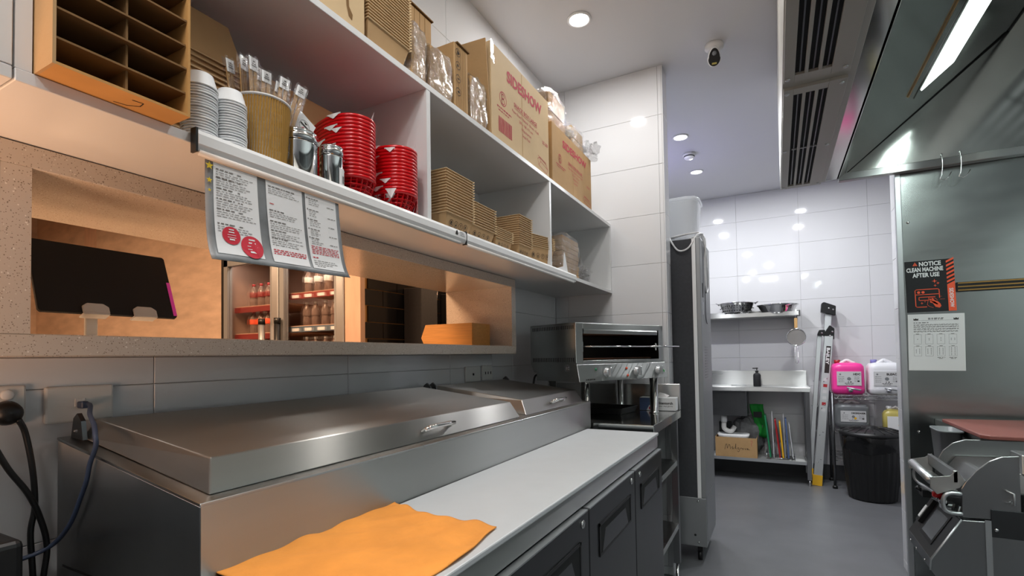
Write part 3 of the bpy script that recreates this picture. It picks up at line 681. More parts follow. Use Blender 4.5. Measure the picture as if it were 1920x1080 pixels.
# menu
t = thing('menu_sheet', 'laminated menu of three white pages and red circles hanging from the shelf rail', 'menu', (SX+.01, .69, 1.48))
def menup(u, v, d=0):   # u along Y, v up
    y = .531+u*.308+.018*(1-v)*(u-.1); z = 1.662-(1-v)*.176+(.010*u-.006)*(1-v)
    x = SX+.010+.012*(1-v)**2+.004*math.sin(5*u)*(1-v)+.030*math.exp(-(1-v)*14)*0+.012*(1-v)**8
    return Vector((x+d, y, z))
so = MB().grid(lambda u, v: menup(u, v), 24, 20).obj('backing', 'gpaper', t)
so.modifiers.new('solid', 'SOLIDIFY').thickness = .0008
pg = [(.045, .325, .075), (.385, .665, .065), (.690, .965, .065)]
m = MB()
for (a, b_, c_) in pg: m.grid(lambda u, v: menup(a+(b_-a)*u, c_+(.995-c_)*v, .0010), 8, 16)
m.obj('page', 'paper', t)
g = MB(); r_ = random.Random(3)
def mrect(mb, u0, u1, v0, v1, mi=0, d=.0018):
    n = 3; vs = []
    for i in range(n+1): vs += [menup(u0+(u1-u0)*i/n, v0, d), menup(u0+(u1-u0)*i/n, v1, d)]
    mb.add(vs, [(2*i, 2*i+2, 2*i+3, 2*i+1) for i in range(n)], mi)
def mwords(mb, u0, u1, v, h, mi=0, d=.0018):
    u = u0
    while u < u1-.008:
        w = min(r_.uniform(.010, .035), u1-u); mrect(mb, u, u+w, v, v+h, mi, d); u += w+.007
def para(mb, u0, u1, v, n, mi=0):
    for k in range(n): mwords(mb, u0, u1-r_.uniform(0, .06), v-k*.024, .006, mi)
for k, v in enumerate((.93, .845, .74, .635, .53, .38)):
    mwords(g, .06, .17, v, .011); mwords(g, .19, .22, v, .010); para(g, .06, .30, v-.026, 3)
for v in (.93, .66, .535, .43, .34): mwords(g, .40, .52 if v < .9 else .60, v, .011); para(g, .40, .64, v-.026, 3)
for v in (.94, .80, .68, .56, .45):
    mrect(g, .700, .710, v, v+.014); mwords(g, .718, .80, v, .010); para(g, .718, .83, v-.024, 3); mwords(g, .88, .95, v-.05, .008)
mwords(g, .405, .45, .735, .008, 1)
for k in range(3): mwords(g, .40, .65, .205-k*.022, .010, 1)
for k in range(5): mwords(g, .71, .95, .345-k*.022, .009, 1)
mwords(g, .71, .76, .20, .014, 1); para(g, .71, .92, .165, 3); mwords(g, .73, .80, .095, .006)
g.obj('print', ['gprint', 'rprint'], t)
g = MB()
def mcirc(cu, cv, R, mi, d, n=28): g.add([menup(cu+R*math.cos(2*PI*k/n)/.308, cv+R*math.sin(2*PI*k/n)/.176, d) for k in range(n)], [tuple(range(n))], mi)
mcirc(.135, .275, .0165, 0, .0022); mcirc(.255, .185, .0215, 0, .0022)
for (cu, cv, s_) in ((.135, .275, 1), (.255, .185, 1.3)):
    for k, (w, h) in enumerate(((.030, .014), (.034, .013), (.050, .006), (.050, .006), (.030, .018))):
        mrect(g, cu-w*s_/2, cu+w*s_/2, cv+(.055-.026*k)*s_, cv+(.055-.026*k)*s_+h*s_*.8, 1, .0032)
for cv, R in ((.945, .0075), (.80, .0055), (.70, .0035)):
    pts = []
    for k in range(10): q = PI/2+2*PI*k/10; rad = R if k % 2 == 0 else R*.45; pts.append(menup(.020+rad*math.cos(q)/.308, cv+rad*math.sin(q)/.176, .0028))
    g.add(pts, [tuple(range(10))], 2)
g.obj('emblem', ['rprint', 'paper', 'yellow'], t)
# ---- slotted carton at the far left
SZ = 1.7045
t = thing('slotted_carton', 'open brown carton with cardboard slots overhanging the shelf front at left', 'box', (-.98, .39, SZ))
cx0, cx1, cy0, cy1 = -1.10, -.850, .305, .476
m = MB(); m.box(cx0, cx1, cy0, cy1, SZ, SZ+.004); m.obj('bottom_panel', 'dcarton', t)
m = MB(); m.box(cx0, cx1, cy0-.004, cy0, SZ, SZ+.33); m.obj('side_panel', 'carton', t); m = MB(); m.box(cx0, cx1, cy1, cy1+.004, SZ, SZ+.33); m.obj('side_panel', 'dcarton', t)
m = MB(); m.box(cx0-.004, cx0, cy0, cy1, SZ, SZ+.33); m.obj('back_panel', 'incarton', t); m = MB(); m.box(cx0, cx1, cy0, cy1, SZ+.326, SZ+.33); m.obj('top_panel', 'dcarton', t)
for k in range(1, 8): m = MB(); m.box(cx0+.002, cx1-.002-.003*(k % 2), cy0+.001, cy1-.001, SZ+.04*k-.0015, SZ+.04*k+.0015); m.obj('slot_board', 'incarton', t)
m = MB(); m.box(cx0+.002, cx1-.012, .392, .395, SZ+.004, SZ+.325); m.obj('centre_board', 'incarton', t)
m = MB(); line(m, Vector((0, 0, SZ-.0007)), Yv, Xv, [(.404, -.868), (.418, -.866), (.420, -.880), (.408, -.893), (.392, -.897)], .0014); m.obj('pen_mark', 'bprint', t)
# ---- portion cups
cup = thing('portion_cup', '', 'cup', (0, 0, 0), 'clear portion cups on the shelf')
MB().lathe([(.020, .0), (.0215, .001), (.0285, .026), (.0300, .0265), (.0300, .0285), (.0280, .0285), (.0265, .026), (.020, .0025)], n=28).obj('wall', 'pp', cup)
first = True
# stacks stand upside down: the small base is on top
for (x, y, n_, nm) in ((-.935, .545, 20, 'nearer left stack'), (-.935, .603, 19, 'right stack beside the ripple cup')):
    for k in range(n_):
        z = SZ+.030+k*.0051; lab = 'clear plastic portion cup, %s of the %s' % (place_word(k, n_), nm)
        if first: cup.location = (x, y, z); cup.rotation_euler = (PI, 0, 0); cup['label'] = lab; first = False; ck = kids(cup)
        else: dup(cup, (x+random.uniform(-.0006, .0006), y+random.uniform(-.0006, .0006), z), lab, ch=ck)
# ---- ripple cup with wooden cutlery packets
CX, CY = -.965, .694
t = thing('ripple_cup', 'large brown ripple paper cup holding wrapped wooden cutlery', 'cup', (CX, CY, SZ))
def ribs(c0, c1, z0, z1, n=58, am=.0016):
    vs = []; fs = []; nz = 14
    for i in range(nz+1):
        f = i/nz; z = z0+(z1-z0)*f; R = c0+(c1-c0)*f
        for j in range(n*4):
            th = 2*PI*j/(n*4); tw = .18*abs(((th*2/PI+3.0) % 2)-1)*(1)
            q = R+am*math.sin(n*th+ (60*z if math.sin(th*2+.6) > 0 else -60*z))
            vs.append((CX+q*math.cos(th), CY+q*math.sin(th), z))
    w = n*4
    for i in range(nz):
        for j in range(w): fs.append((i*w+j, i*w+(j+1) % w, (i+1)*w+(j+1) % w, (i+1)*w+j))
    return vs, fs
vs, fs = ribs(.046, .0545, SZ+.002, SZ+.140); m = MB(); m.add(vs, fs, 0, True); m.obj('sleeve', mat('ripple_card', 'a57b33', .8), t)
MB().lathe([(.045, .001), (.0535, .141), (.057, .1415), (.0575, .1445), (.055, .146), (.052, .143), (.0435, .004), (0, .004)], (CX, CY, SZ), 40).obj('lip', 'paper', t)
tag(MB().lathe([(.052, 0), (.052, .0012), (.0, .0012)], (CX+.012, CY+.0, SZ+.0002), 24).obj('cup_lid', 'white'), 'flat white lid under the large ripple cup', 'lid')
def packet(name, lab, x, y, z, lean, twist, L=.16, w=.020, nst=2):
    t = thing(name, lab, 'cutlery', (x, y, z), 'wrapped wooden cutlery in the ripple cup')
    T = Matrix.Translation((x, y, z)) @ Matrix.Rotation(twist, 4, 'Z') @ Matrix.Rotation(lean, 4, 'X'); T0 = T
    m = MB(T)
    for i in range(nst): m.box(-.003, .0, -w/2+i*w/nst+.001, -w/2+(i+1)*w/nst-.002, .0, L*.9)
    m.obj('stick', 'stick', t, bevel=.0008)
    m = MB(T); m.box(.001, .0018, -w/2+.0005, w/2-.0005, L*.86, L*.985); m.obj('napkin', 'paper', t)
    m = MB(T); m.rect((.0024, 0, 0), Yv, Zv, -w*.3, w*.28, L*.90, L*.908); m.rect((.0024, 0, 0), Yv, Zv, -w*.2, w*.22, L*.92, L*.927); m.rect((.0024, 0, 0), Yv, Zv, -w*.1, w*.1, L*.945, L*.955); m.obj('print', 'bprint', t)
    r2 = random.Random(int(x*1000+y*777))
    m = MB(T); m.grid(lambda u, v: Vector((.004*math.sin(9*u+v*3)*math.sin(PI*u)+.003, (u-.5)*(w+.006), v*L+(.004*math.sin(11*u) if v > .9 else 0))), 5, 12)
    m.grid(lambda u, v: Vector((-.005-.003*math.sin(8*u+v*5)*math.sin(PI*u), (u-.5)*(w+.006), v*L)), 5, 12); m.obj('wrapper', 'film', t)
pk = [(-.03, -.038, .20, .25, .205), (-.012, -.030, .10, .3, .215), (.010, -.025, .06, .1, .212), (-.02, -.005, -.05, .2, .220), (.016, -.002, .0, -.1, .195), (.02, .018, -.16, -.2, .198),
      (-.01, .022, -.22, 0, .205), (.018, .034, -.34, -.3, .20), (-.02, .040, -.5, .1, .20), (-.036, -.01, .05, .4, .22)]
lbs = ['leftmost leaning packet', 'second packet from the left', 'tall packet with a folded wrapper', 'tallest packet at the back', 'middle packet with a wide stick', 'front packet right of the middle',
       'packet behind the right front one', 'packet tipping to the right', 'rightmost packet leaning far out', 'packet at the back left']
for i, (dx, dy, ln, tw, L) in enumerate(pk):
    packet('cutlery_packet', 'wooden cutlery in clear wrap in the ripple cup, '+lbs[i], CX+dx, CY+dy*.75, SZ+.02, ln*.8, tw, L, .022)
# napkin sachets falling out at right
for i, (x, y, z, a) in enumerate(((-.945, .782, SZ+.125, .5), (-.955, .790, SZ+.112, .75), (-.962, .775, SZ+.10, 1.0))):
    T = Matrix.Translation((x, y, z)) @ Matrix.Rotation(-a, 4, 'X')
    t = thing('napkin_sachet', 'white folded napkin sachet leaning above the tins, '+['upper one with a round logo', 'middle one', 'lower one'][i], 'napkin', (x, y, z), 'napkin sachets beside the ripple cup')
    MB(T).box(-.001, .001, -.022, .024, -.020, .030).obj('sheet', 'paper', t)
    if i == 0:
        m = MB(T); m.ring((.0015, 0, 0), Yv, Zv, 0, .006, .014, .0007); m.rect((.0015, 0, 0), Yv, Zv, -.012, .012, .005, .009); m.poly((.0015, 0, 0), Yv, Zv, [(-.006, .016), (.006, .016), (0, .011)]); m.obj('logo', 'bprint', t)
        m = MB(T); m.poly((.0015, 0, 0), Yv, Zv, [(-.005, -.001), (.005, -.001), (0, .003)]); m.obj('logo_mark', 'rprint', t)
    if i == 2: pass
# ---- tins
def tin(x, y, r, h, lab, sticker=False):
    t = thing('tin', lab, 'tin', (x, y, SZ), 'stainless tins on the shelf')
    MB().lathe([(r*.94, 0), (r, .004), (r, .006), (r*.985, .009), (r*.985, h*.72), (r, h*.735), (r, h*.75), (r*.98, h*.76)], (x, y, SZ), 36).obj('body', 'chrome', t)
    MB().lathe([(r*1.03, h*.765), (r*1.03, h*.90), (r*1.0, h*.915), (r*1.0, h*.935), (r*1.02, h*.945), (r*1.0, h*.975), (r*.93, h), (0, h)], (x, y, SZ), 36).obj('lid', 'chrome', t)
    if sticker:
        vs = []; a0, a1 = -.1, .75
        for i in range(9):
            a = a0+(a1-a0)*i/8
            for z in (.008, .052): vs.append((x+(r+.0005)*math.cos(a), y+(r+.0005)*math.sin(a), SZ+z))
        m = MB(); m.add(vs, [(2*i, 2*i+2, 2*i+3, 2*i+1) for i in range(8)])
        for k in range(9):
            a = .25+k*.035; a2 = a+(.018 if k % 3 else .026); m.add([(x+(r+.0012)*math.cos(q), y+(r+.0012)*math.sin(q), SZ+z) for q, z in ((a, .016), (a2, .016), (a2, .034), (a, .034))], [(0, 1, 2, 3)], 1)
        m.obj('sticker', ['paper', 'bprint'], t)
tin(-.955, .777, .042, .112, 'wider stainless tin with a screw lid beside the ripple cup')
tin(-.937, .858, .028, .105, 'narrow stainless tin with barcode sticker beside the red baskets', True)
# ---- red baskets
bs = thing('serving_basket', '', 'basket', (0, 0, 0), 'red plastic serving baskets stacked on the shelf')
EX, EY = .118, .068
MB().lathe([(.93, .047), (.985, .0485), (1.0, .051), (1.0, .0545), (.985, .0565), (.93, .055)], n=36, sx=EX, sy=EY, sup=2.3).obj('rim', 'red', bs)
m = MB(); n_ = 28; lv = [(.62, .0), (.70, .003), (.78, .014), (.84, .024), (.895, .034), (.94, .050)]
vs = []
for (q, z) in lv:
    for j in range(n_):
        a = 2*PI*j/n_; c_, s_ = math.cos(a), math.sin(a); k = (abs(c_)**2.3+abs(s_)**2.3)**(-1/2.3); vs.append((q*EX*c_*k, q*EY*s_*k, z))
fs = [(i*n_+j, i*n_+(j+1) % n_, (i+1)*n_+(j+1) % n_, (i+1)*n_+j) for i in range(5) for j in range(n_)]
m.add(vs, fs, 0, False); bk = m.obj('lattice', 'red', bs); wf_ = bk.modifiers.new('w', 'WIREFRAME'); wf_.thickness = .0032; wf_.use_replace = True
MB().lathe([(.61, .002), (0, .002)], n=28, sx=EX, sy=EY, sup=2.3).obj('base', 'red', bs)
bck = kids(bs)
lin_ = thing('paper_liner', '', 'paper', (0, 0, 0), 'white paper liners between the baskets')
def linerf(u, v):
    x = (u-.5)*.20; y = (v-.5)*.135; e = max(abs(u-.5), abs(v-.5))*2; z = .004+.040*e**2.2+.012*e**2*math.sin(9*u+4*v)
    return Vector((x, y, z))
MB().grid(linerf, 8, 8).obj('sheet', 'tissue', lin_); lck = kids(lin_)
first = True
r3 = random.Random(11); tri = []
for (x, y, n_, rot, nm) in ((-1.015, .966, 17, -.30, 'left stack'), (-1.000, 1.112, 14, -.22, 'right stack')):
    for k in range(n_):
        z = SZ+.001+k*.0094; lab = 'red plastic serving basket, %s of the %s' % (place_word(k, n_), nm); ro = (0, 0, rot)
        if first: bs.location = (x, y, z); bs.rotation_euler = ro; bs['label'] = lab; first = False
        else: dup(bs, (x, y, z), lab, ro, ch=bck)
        if k < n_:
            # a corner of the paper liner peeks out over the rim towards the room
            a = r3.uniform(-1.5, -.95) if k % 3 else r3.uniform(-.9, -.7)
            tri.append((x, y, z, rot, a, k, n_, nm))
for i, (x, y, z, rot, a, k, n_, nm) in enumerate(tri):
    if k not in (0, 1, 3, 5, 7, 8, 10, 12, 13, 16) and k != n_-1: continue
    top = (k == n_-1)
    T = Matrix.Translation((x, y, z)) @ Matrix.Rotation(rot, 4, 'Z')
    m = MB(T)
    def rimpt(aa, q=1.0):
        c_, s_ = math.cos(aa), math.sin(aa); kk = (abs(c_)**2.3+abs(s_)**2.3)**(-1/2.3); return Vector((q*EX*c_*kk, q*EY*s_*kk, 0))
    aw = .16+.10*((k*7) % 3)/2; tip = rimpt(a, 1.03)+Zv*(.044 if k else .03)
    vs_ = [rimpt(a-aw, .9)+Zv*.045, rimpt(a-aw, 1.01)+Zv*.0585, tip, rimpt(a+aw, 1.01)+Zv*.0585, rimpt(a+aw, .9)+Zv*.045, rimpt(a, .9)+Zv*.030, Vector((0, 0, .006)), rimpt(a, 1.02)+Zv*.0575]
    m.add(vs_, [(1, 2, 7), (2, 3, 7), (0, 1, 7, 5), (5, 7, 3, 4), (0, 5, 6), (5, 4, 6)])
    if top:
        b2 = -2.4; p0 = rimpt(b2-.3, .8)+Zv*.03; p1 = rimpt(b2+.45, .85)+Zv*.03; p2 = rimpt(b2, .86)+Zv*.105; p3 = rimpt(0.35, .8)+Zv*.03; p4 = rimpt(.9, .8)+Zv*.03; p5 = rimpt(.6, .98)+Zv*.085
        m.add([p0, p1, p2, p3, p4, p5], [(0, 1, 2), (3, 4, 5)])
    o = m.obj('paper_liner', 'tissue'); tag(o, 'white liner tip at the red basket, %s of the %s' % (place_word(k, n_), nm), 'paper', 'white paper liners between the baskets')
bpy.data.objects.remove(lck[0]); bpy.data.objects.remove(lin_)
t = thing('folded_carton', 'flat red printed cartons standing against the divider beside the red baskets', 'carton', (-1.02, 1.17, SZ))
for k in range(3): MB().box(-1.12, -.925-.004*k, 1.166+.006*k, 1.169+.006*k, SZ, SZ+.135).obj('panel', 'redbox' if k != 1 else 'tissue', t)
m = MB()
for k in range(3): m.poly((-.9245, 0, SZ), Yv, Zv, [(1.1662, .004+.02*k), (1.1688, .004+.02*k), (1.1688, .012+.02*k)])
for k in range(4): m.poly((0, 1.1655, SZ+.002), Xv, Zv, [(-.926-.018*k, 0), (-.934-.018*k, 0), (-.924-.005*k, .045)])
m.obj('print', 'tissue', t)
# ---- kraft trays (snack boxes)
def tray_proto(name, wy, dx, h, lab):
    """open tapered kraft tray, origin at base centre; +X is the front"""
    t = thing(name, lab, 'food box', (0, 0, 0)); e = .0015
    def ringv(q, z, ins): return [(-dx/2*q+ins, -wy/2*q+ins, z), (dx/2*q-ins, -wy/2*q+ins, z), (dx/2*q-ins, wy/2*q-ins, z), (-dx/2*q+ins, wy/2*q-ins, z)]
    vs = ringv(.80, 0, 0)+ringv(1, h, 0)+ringv(1, h, e)+ringv(.80, e, e)
    fs = [(0, 3, 2, 1), (12, 13, 14, 15)]
    for k in range(4): a = k; b = (k+1) % 4; fs += [(a, b, 4+b, 4+a), (4+a, 4+b, 8+b, 8+a), (8+a, 8+b, 12+b, 12+a)]
    MB().add(vs, fs).obj('tray', 'kraft', t)
    lp_ = MB(); q = .003; lp_.box(dx/2-.001, dx/2+q, -wy/2-q, wy/2+q, h-.0022, h); lp_.box(-dx/2+.001, dx/2-.001, -wy/2-q, -wy/2+.001, h-.0022, h); lp_.obj('rim', 'cartonp', t)
    f = MB(); f.add([(dx/2, wy/2-.001, h-.0065), (dx/2+.006, wy/2+.005, h-.004), (dx/2+.006, wy/2+.005, h+.000), (dx/2, wy/2-.001, h), (dx/2-.03, wy/2+.001, h), (dx/2-.03, wy/2+.001, h-.0065)], [(0, 1, 2, 3), (0, 3, 4, 5), (1, 0, 5), (2, 4, 3)]); f.obj('flap', 'cartonp', t)
    return t
def icons(o, u, v, x0, dx, y, r, n=4):
    m = MB()
    for i in range(n):
        cx = x0+i*dx; m.ring(o, u, v, cx, y, r, r*.13, n=18)
        s_ = r
        if i == 0: m.rect(o, u, v, cx-s_*.5, cx+s_*.5, y-.08*s_, y+.08*s_); m.poly(o, u, v, [(cx-s_*.45, y+.15*s_), (cx+s_*.45, y+.15*s_), (cx+.25*s_, y+.55*s_), (cx-.25*s_, y+.55*s_)]); m.rect(o, u, v, cx-s_*.5, cx+s_*.5, y-.4*s_, y-.2*s_)
        elif i == 1: m.rect(o, u, v, cx-.3*s_, cx+.3*s_, y-.45*s_, y+.05*s_); m.rect(o, u, v, cx-.2*s_, cx+.2*s_, y+.2*s_, y+.4*s_)
        elif i == 2: m.disc(o, u, v, cx, y+.3*s_, .22*s_, n=8); m.rect(o, u, v, cx-.07*s_, cx+.07*s_, y-.55*s_, y+.2*s_)
        else: m.poly(o, u, v, [(cx-.25*s_, y+.5*s_), (cx-.2*s_, y-.1*s_), (cx, y-.5*s_), (cx+.2*s_, y-.1*s_), (cx+.25*s_, y+.5*s_)])
    return m
def tray_stack(idx, x, y, wy, dx, h, n, pitch, nm, lean=0, rz=0):
    p = tray_proto('snack_box', wy, dx, h, ''); p['group'] = 'kraft snack boxes nested on the shelf'; ch = kids(p)
    T = Matrix.Translation((x, y, SZ)) @ Matrix.Rotation(rz, 4, 'Z') @ Matrix.Rotation(lean, 4, 'Y')
    g = icons(Vector((dx*.40+.0012, 0, 0)), Yv, Vector((dx*.1, 0, h)).normalized(), -wy*.27, wy*.175, h*.52, min(.0115, wy*.075)); g.obj('icons', 'bprint', p)
    for k in range(n):
        loc = T @ Vector((0, random.uniform(-.0006, .0006), pitch*k)); lab = 'brown kraft snack box, %s of the %s' % (place_word(k, n), nm)
        if k == 0: p.location = loc; p.rotation_euler = T.to_euler(); p['label'] = lab
        else: dup(p, loc, lab, ch=ch)
TR = [(-1.000, 1.379, .155, .17, .062, 16, .0092, 'tallest stack against the divider'),
      (-1.000, 1.540, .172, .15, .060, 10, .0092, 'second stack from the divider'),
      (-.975, 1.699, .128, .10, .050, 6, .0075, 'smallest low stack'),
      (-1.015, 1.876, .110, .19, .060, 14, .0092, 'fourth deep stack')]
for i, a in enumerate(TR): tray_stack(i, *a)
tray_stack(4, -.985, 2.065, .19, .125, .085, 7, .0085, 'leaning last stack', lean=math.radians(-3), rz=math.radians(-14))
# white card in front and bag at the right bay
t = thing('place_card', 'folded white card standing on the shelf edge left of the wrapped boxes', 'card', (-.91, 2.25, SZ))
m = MB(); m.prism([(-.9065, 2.19, SZ-.022), (-.9065, 2.335, SZ-.022), (-.9065, 2.285, SZ+.095), (-.9065, 2.275, SZ+.10), (-.9065, 2.262, SZ+.03), (-.9065, 2.19, SZ+.012)], (-.0012, 0, 0)); m.obj('card', 'paper', t)
m = MB(); m.rect((-.9058, 0, SZ), Yv, Zv, 2.215, 2.262, -.004, -.001); m.obj('slit', 'bprint', t)
def blob(mb, c, s, n=22, m=0, seed=0, amp=.18, p=4):
    r_ = random.Random(seed); ph = [r_.uniform(0, 6) for _ in range(8)]
    vs = []; k = 14
    for i in range(k+1):
        th = PI*i/k
        for j in range(n):
            a = 2*PI*j/n; x, y, z = math.sin(th)*math.cos(a), math.sin(th)*math.sin(a), math.cos(th)
            q = (abs(x)**p+abs(y)**p+abs(z)**p)**(-1/p)
            q *= 1+amp*(.5*math.sin(5*a+ph[0]+3*th)+.3*math.sin(9*a+ph[1]-5*th)+.4*math.sin(7*th+ph[2]+2*a)+.25*math.sin(13*a+ph[3]))*.5
            vs.append((c[0]+x*q*s[0], c[1]+y*q*s[1], c[2]+z*q*s[2]))
    fs = [(i*n+j, (i+1)*n+j, (i+1)*n+(j+1) % n, i*n+(j+1) % n) for i in range(k) for j in range(n)]
    mb.add(vs, fs, m, False)
def wrapped(name, lab, c, s, n, seed=1, tail=None, tall=False, grp='film-wrapped kraft boxes'):
    t = thing(name, lab, 'wrapped boxes', (c[0], c[1], c[2]-s[2]), grp)
    cx, cy, cz = c; k = n
    if tall:
        for i in range(k):
            x0 = cx-s[0]*.9+1.8*s[0]*i/k; MB().box(x0, x0+1.8*s[0]/k*.85, cy-s[1]*.86, cy+s[1]*.82, cz-s[2]+.001, cz+s[2]*(.9-.05*(i % 2))).obj('carton_blank', 'carton', t)
    else:
        for i in range(k):
            z0 = cz-s[2]+.002+2*s[2]*.9*i/k; MB().box(cx-s[0]*.86, cx+s[0]*.86, cy-s[1]*.84, cy+s[1]*.84-.01*(i % 2), z0, z0+2*s[2]*.9/k*.9).obj('carton_blank', 'carton', t)
    m = MB(); blob(m, (cx, cy, cz+.004), (s[0]*.99, s[1]*.99, s[2]), seed=seed, amp=.12, p=6, n=30)
    if tail:
        (tx, ty, tz), R = tail
        m.tube([(cx+s[0]*.5, cy+s[1]*.7, cz), (cx+s[0]*.6, cy+s[1]*1.02, cz-.01), (tx, ty, tz)], [s[2]*.5, s[2]*.3, .010], 11, 0, cap=False)
        for q in range(4):
            a = q*1.6+.4; blob(m, (tx+R*.5*math.cos(a), ty+R*.45, tz+R*.6*math.sin(a)-.01), (R*.42, R*.6, R*.42), n=12, seed=q+seed, amp=.7, p=2)
    for v_ in range(len(m.v)): m.v[v_].z = max(m.v[v_].z, c[2]-s[2]+.0005)
    m.obj('wrap', 'film', t)
    return t
wrapped('wrapped_trays', 'film-wrapped brown boxes standing in the right bay of the shelf', (-1.02, 2.46, SZ+.115), (.09, .14, .115), 8, 3, ((-.95, 2.66, SZ+.06), .05))
wrapped('wrapped_trays', 'clear bag of brown boxes leaning behind in the right bay', (-1.10, 2.68, SZ+.10), (.09, .085, .10), 5, 5, ((-1.0, 2.78, SZ+.05), .05))
# inverted nested trays at the back of the first bay
def inv_stack(x, y, wy, dx, h, n, pitch, nm):
    p = tray_proto('takeaway_box', wy, dx, h, ''); p['group'] = 'large kraft boxes stacked upside down at the back of the shelf'; ch = kids(p)
    for k in range(n):
        loc = Vector((x, y+random.uniform(-.001, .001), SZ+h+pitch*k)); lab = 'upside-down takeaway box, %s of the %s' % (place_word(k, n), nm)
        if k == 0: p.location = loc; p.rotation_euler = (PI, 0, 0); p['label'] = lab
        else: dup(p, loc, lab, ch=ch)
inv_stack(-1.165, .575, .30, .20, .105, 22, .0118, 'back stack behind the portion cups')
inv_stack(-1.165, .925, .34, .20, .075, 19, .0118, 'back stack behind the red baskets')
wrapped('wrapped_trays', 'dim wrapped boxes far back in the middle bay', (-1.19, 1.58, SZ+.10), (.08, .13, .10), 5, 9)
# ---- on top of the cabinet
TZ = 2.1225
def red_lines(mb, o, y0, z0, s):
    mb.text('SNACK BOX LARGE' if s > 1 else 'SNACK BOX REGULAR', o+Yv*y0+Zv*z0, Yv, Zv, .026*s if s > 1 else .022, align='CENTER', bold=.01)
def carton_side(name, lab, x0, x1, y0, y1, h, txt, mt='cartonp', big=True):
    t = thing(name, lab, 'box', ((x0+x1)/2, (y0+y1)/2, TZ), 'printed cartons on top of the cabinet')
    MB().box(x0, x1, y0, y1, TZ, TZ+h).obj('carton_body', mt, t, bevel=.002)
    w = y1-y0; O = Vector((x1+.0008, y0, TZ)); g = MB()
    g.text('SIDESHOW', O+Yv*w*.54+Zv*h*.74, Yv, Zv, h*.165, bold=.035, align='CENTER', sx=w/h*.74)
    for r_ in (1.2,):
        g.text('SNACK BOX LARGE' if big else 'SNACK BOX REGULAR', O+Yv*w*.55+Zv*h*.535, Yv, Zv, h*.066, align='CENTER', bold=.01, sx=1.0)
        g.rect(O, Yv, Zv, w*.35, w*.75, h*.520, h*.524)
    for k, s_ in enumerate(('Paper Board  Natural - Brown - Kraft', '200 x 108 x 71 mm' if big else '155 x 91 x 64 mm', '100pcs/carton', 'Snack Box' if not big else 'Snack Pack')):
        g.text(s_, O+Yv*w*.55+Zv*h*(.46-.062*k), Yv, Zv, h*.045, align='CENTER')
    g.text('SG 303' if big else 'SG 302', O+Yv*w*.86+Zv*h*.40, Yv, Zv, h*.055, bold=.01)
    g.ring(O, Yv, Zv, w*.17, h*.50, h*.075, h*.008, n=28); g.ring(O, Yv, Zv, w*.17, h*.525, h*.028, h*.009); g.ring(O, Yv, Zv, w*.17, h*.472, h*.033, h*.009); g.rect(O, Yv, Zv, w*.17-h*.030, w*.17-h*.020, h*.44, h*.56)
    dashes(g, O, Yv, Zv, w*.08, w*.30, h*.38, h*.014); dashes(g, O, Yv, Zv, w*.10, w*.26, h*.35, h*.010)
    if big:
        r_ = random.Random(4); yy = w*.10
        while yy < w*.30: ww = r_.uniform(.002, .006); g.rect(O, Yv, Zv, yy, yy+ww, h*.13, h*.29); yy += ww+r_.uniform(.002, .004)
    line(g, O, Yv, Zv, [(w*.78, h*.10), (w*.94, h*.06), (w*.97, h*.12), (w*.82, h*.16)], .0018, close=True); line(g, O, Yv, Zv, [(w*.78, h*.10), (w*.76, h*.17), (w*.80, h*.20), (w*.82, h*.16)], .0018)
    line(g, O, Yv, Zv, [(w*.80, h*.20), (w*.93, h*.17), (w*.97, h*.12)], .0018); line(g, O, Yv, Zv, [(w*.77, h*.21), (w*.93, h*.185)], .0018)
    g.obj('print', 'print', t)
    m = MB(); m.box(x1, x1+.0006, y0+w*.48, y0+w*.485, TZ+h*.05, TZ+h*.98); m.obj('crease', 'carton', t)
    return t
big = carton_side('snack_carton', 'tall pale carton with red SIDESHOW print on top of the cabinet', -1.20, -.925, 1.615, 2.152, .375, '')
MB().prism([(-1.20, 1.598, TZ+.01), (-.925, 1.612, TZ), (-.925, 1.575, TZ+.36), (-1.20, 1.57, TZ+.37)], (0, .004, 0)).obj('flap', 'carton', big)
MB().prism([(-.9235, 1.612, TZ+.31), (-.9235, 1.64, TZ+.29), (-.9235, 1.63, TZ+.375), (-.9235, 1.612, TZ+.378)], (.0008, 0, 0)).obj('tape', 'film', big)
carton_side('snack_carton', 'lower brown carton with red SIDESHOW print at the right end of the cabinet', -1.20, -.925, 2.192, 2.76, .305, '', 'carton', False)
# left printed carton with torn slot
t = thing('snack_carton', 'pale carton with a torn hand hole at the top left above the shelf', 'box', (-1.06, .82, TZ), 'printed cartons on top of the cabinet')
MB().box(-1.20, -.925, .66, .960, TZ, TZ+.36).obj('carton_body', 'cartonp', t, bevel=.002)
g = MB(); O = Vector((-.9242, .0, TZ)); line(g, O, Yv, Zv, [(.815, .118), (.845, .090), (.890, .088), (.897, .108), (.86, .118)], .0018); line(g, O, Yv, Zv, [(.845, .090), (.845, .118)], .0018); g.obj('print', 'print', t)
g = MB(); g.poly(O, Yv, Zv, [(.893, .11), (.897, .058), (.904, .035), (.915, .030), (.917, .045), (.905, .060), (.903, .11)]); g.obj('torn_hole', 'incarton', t)
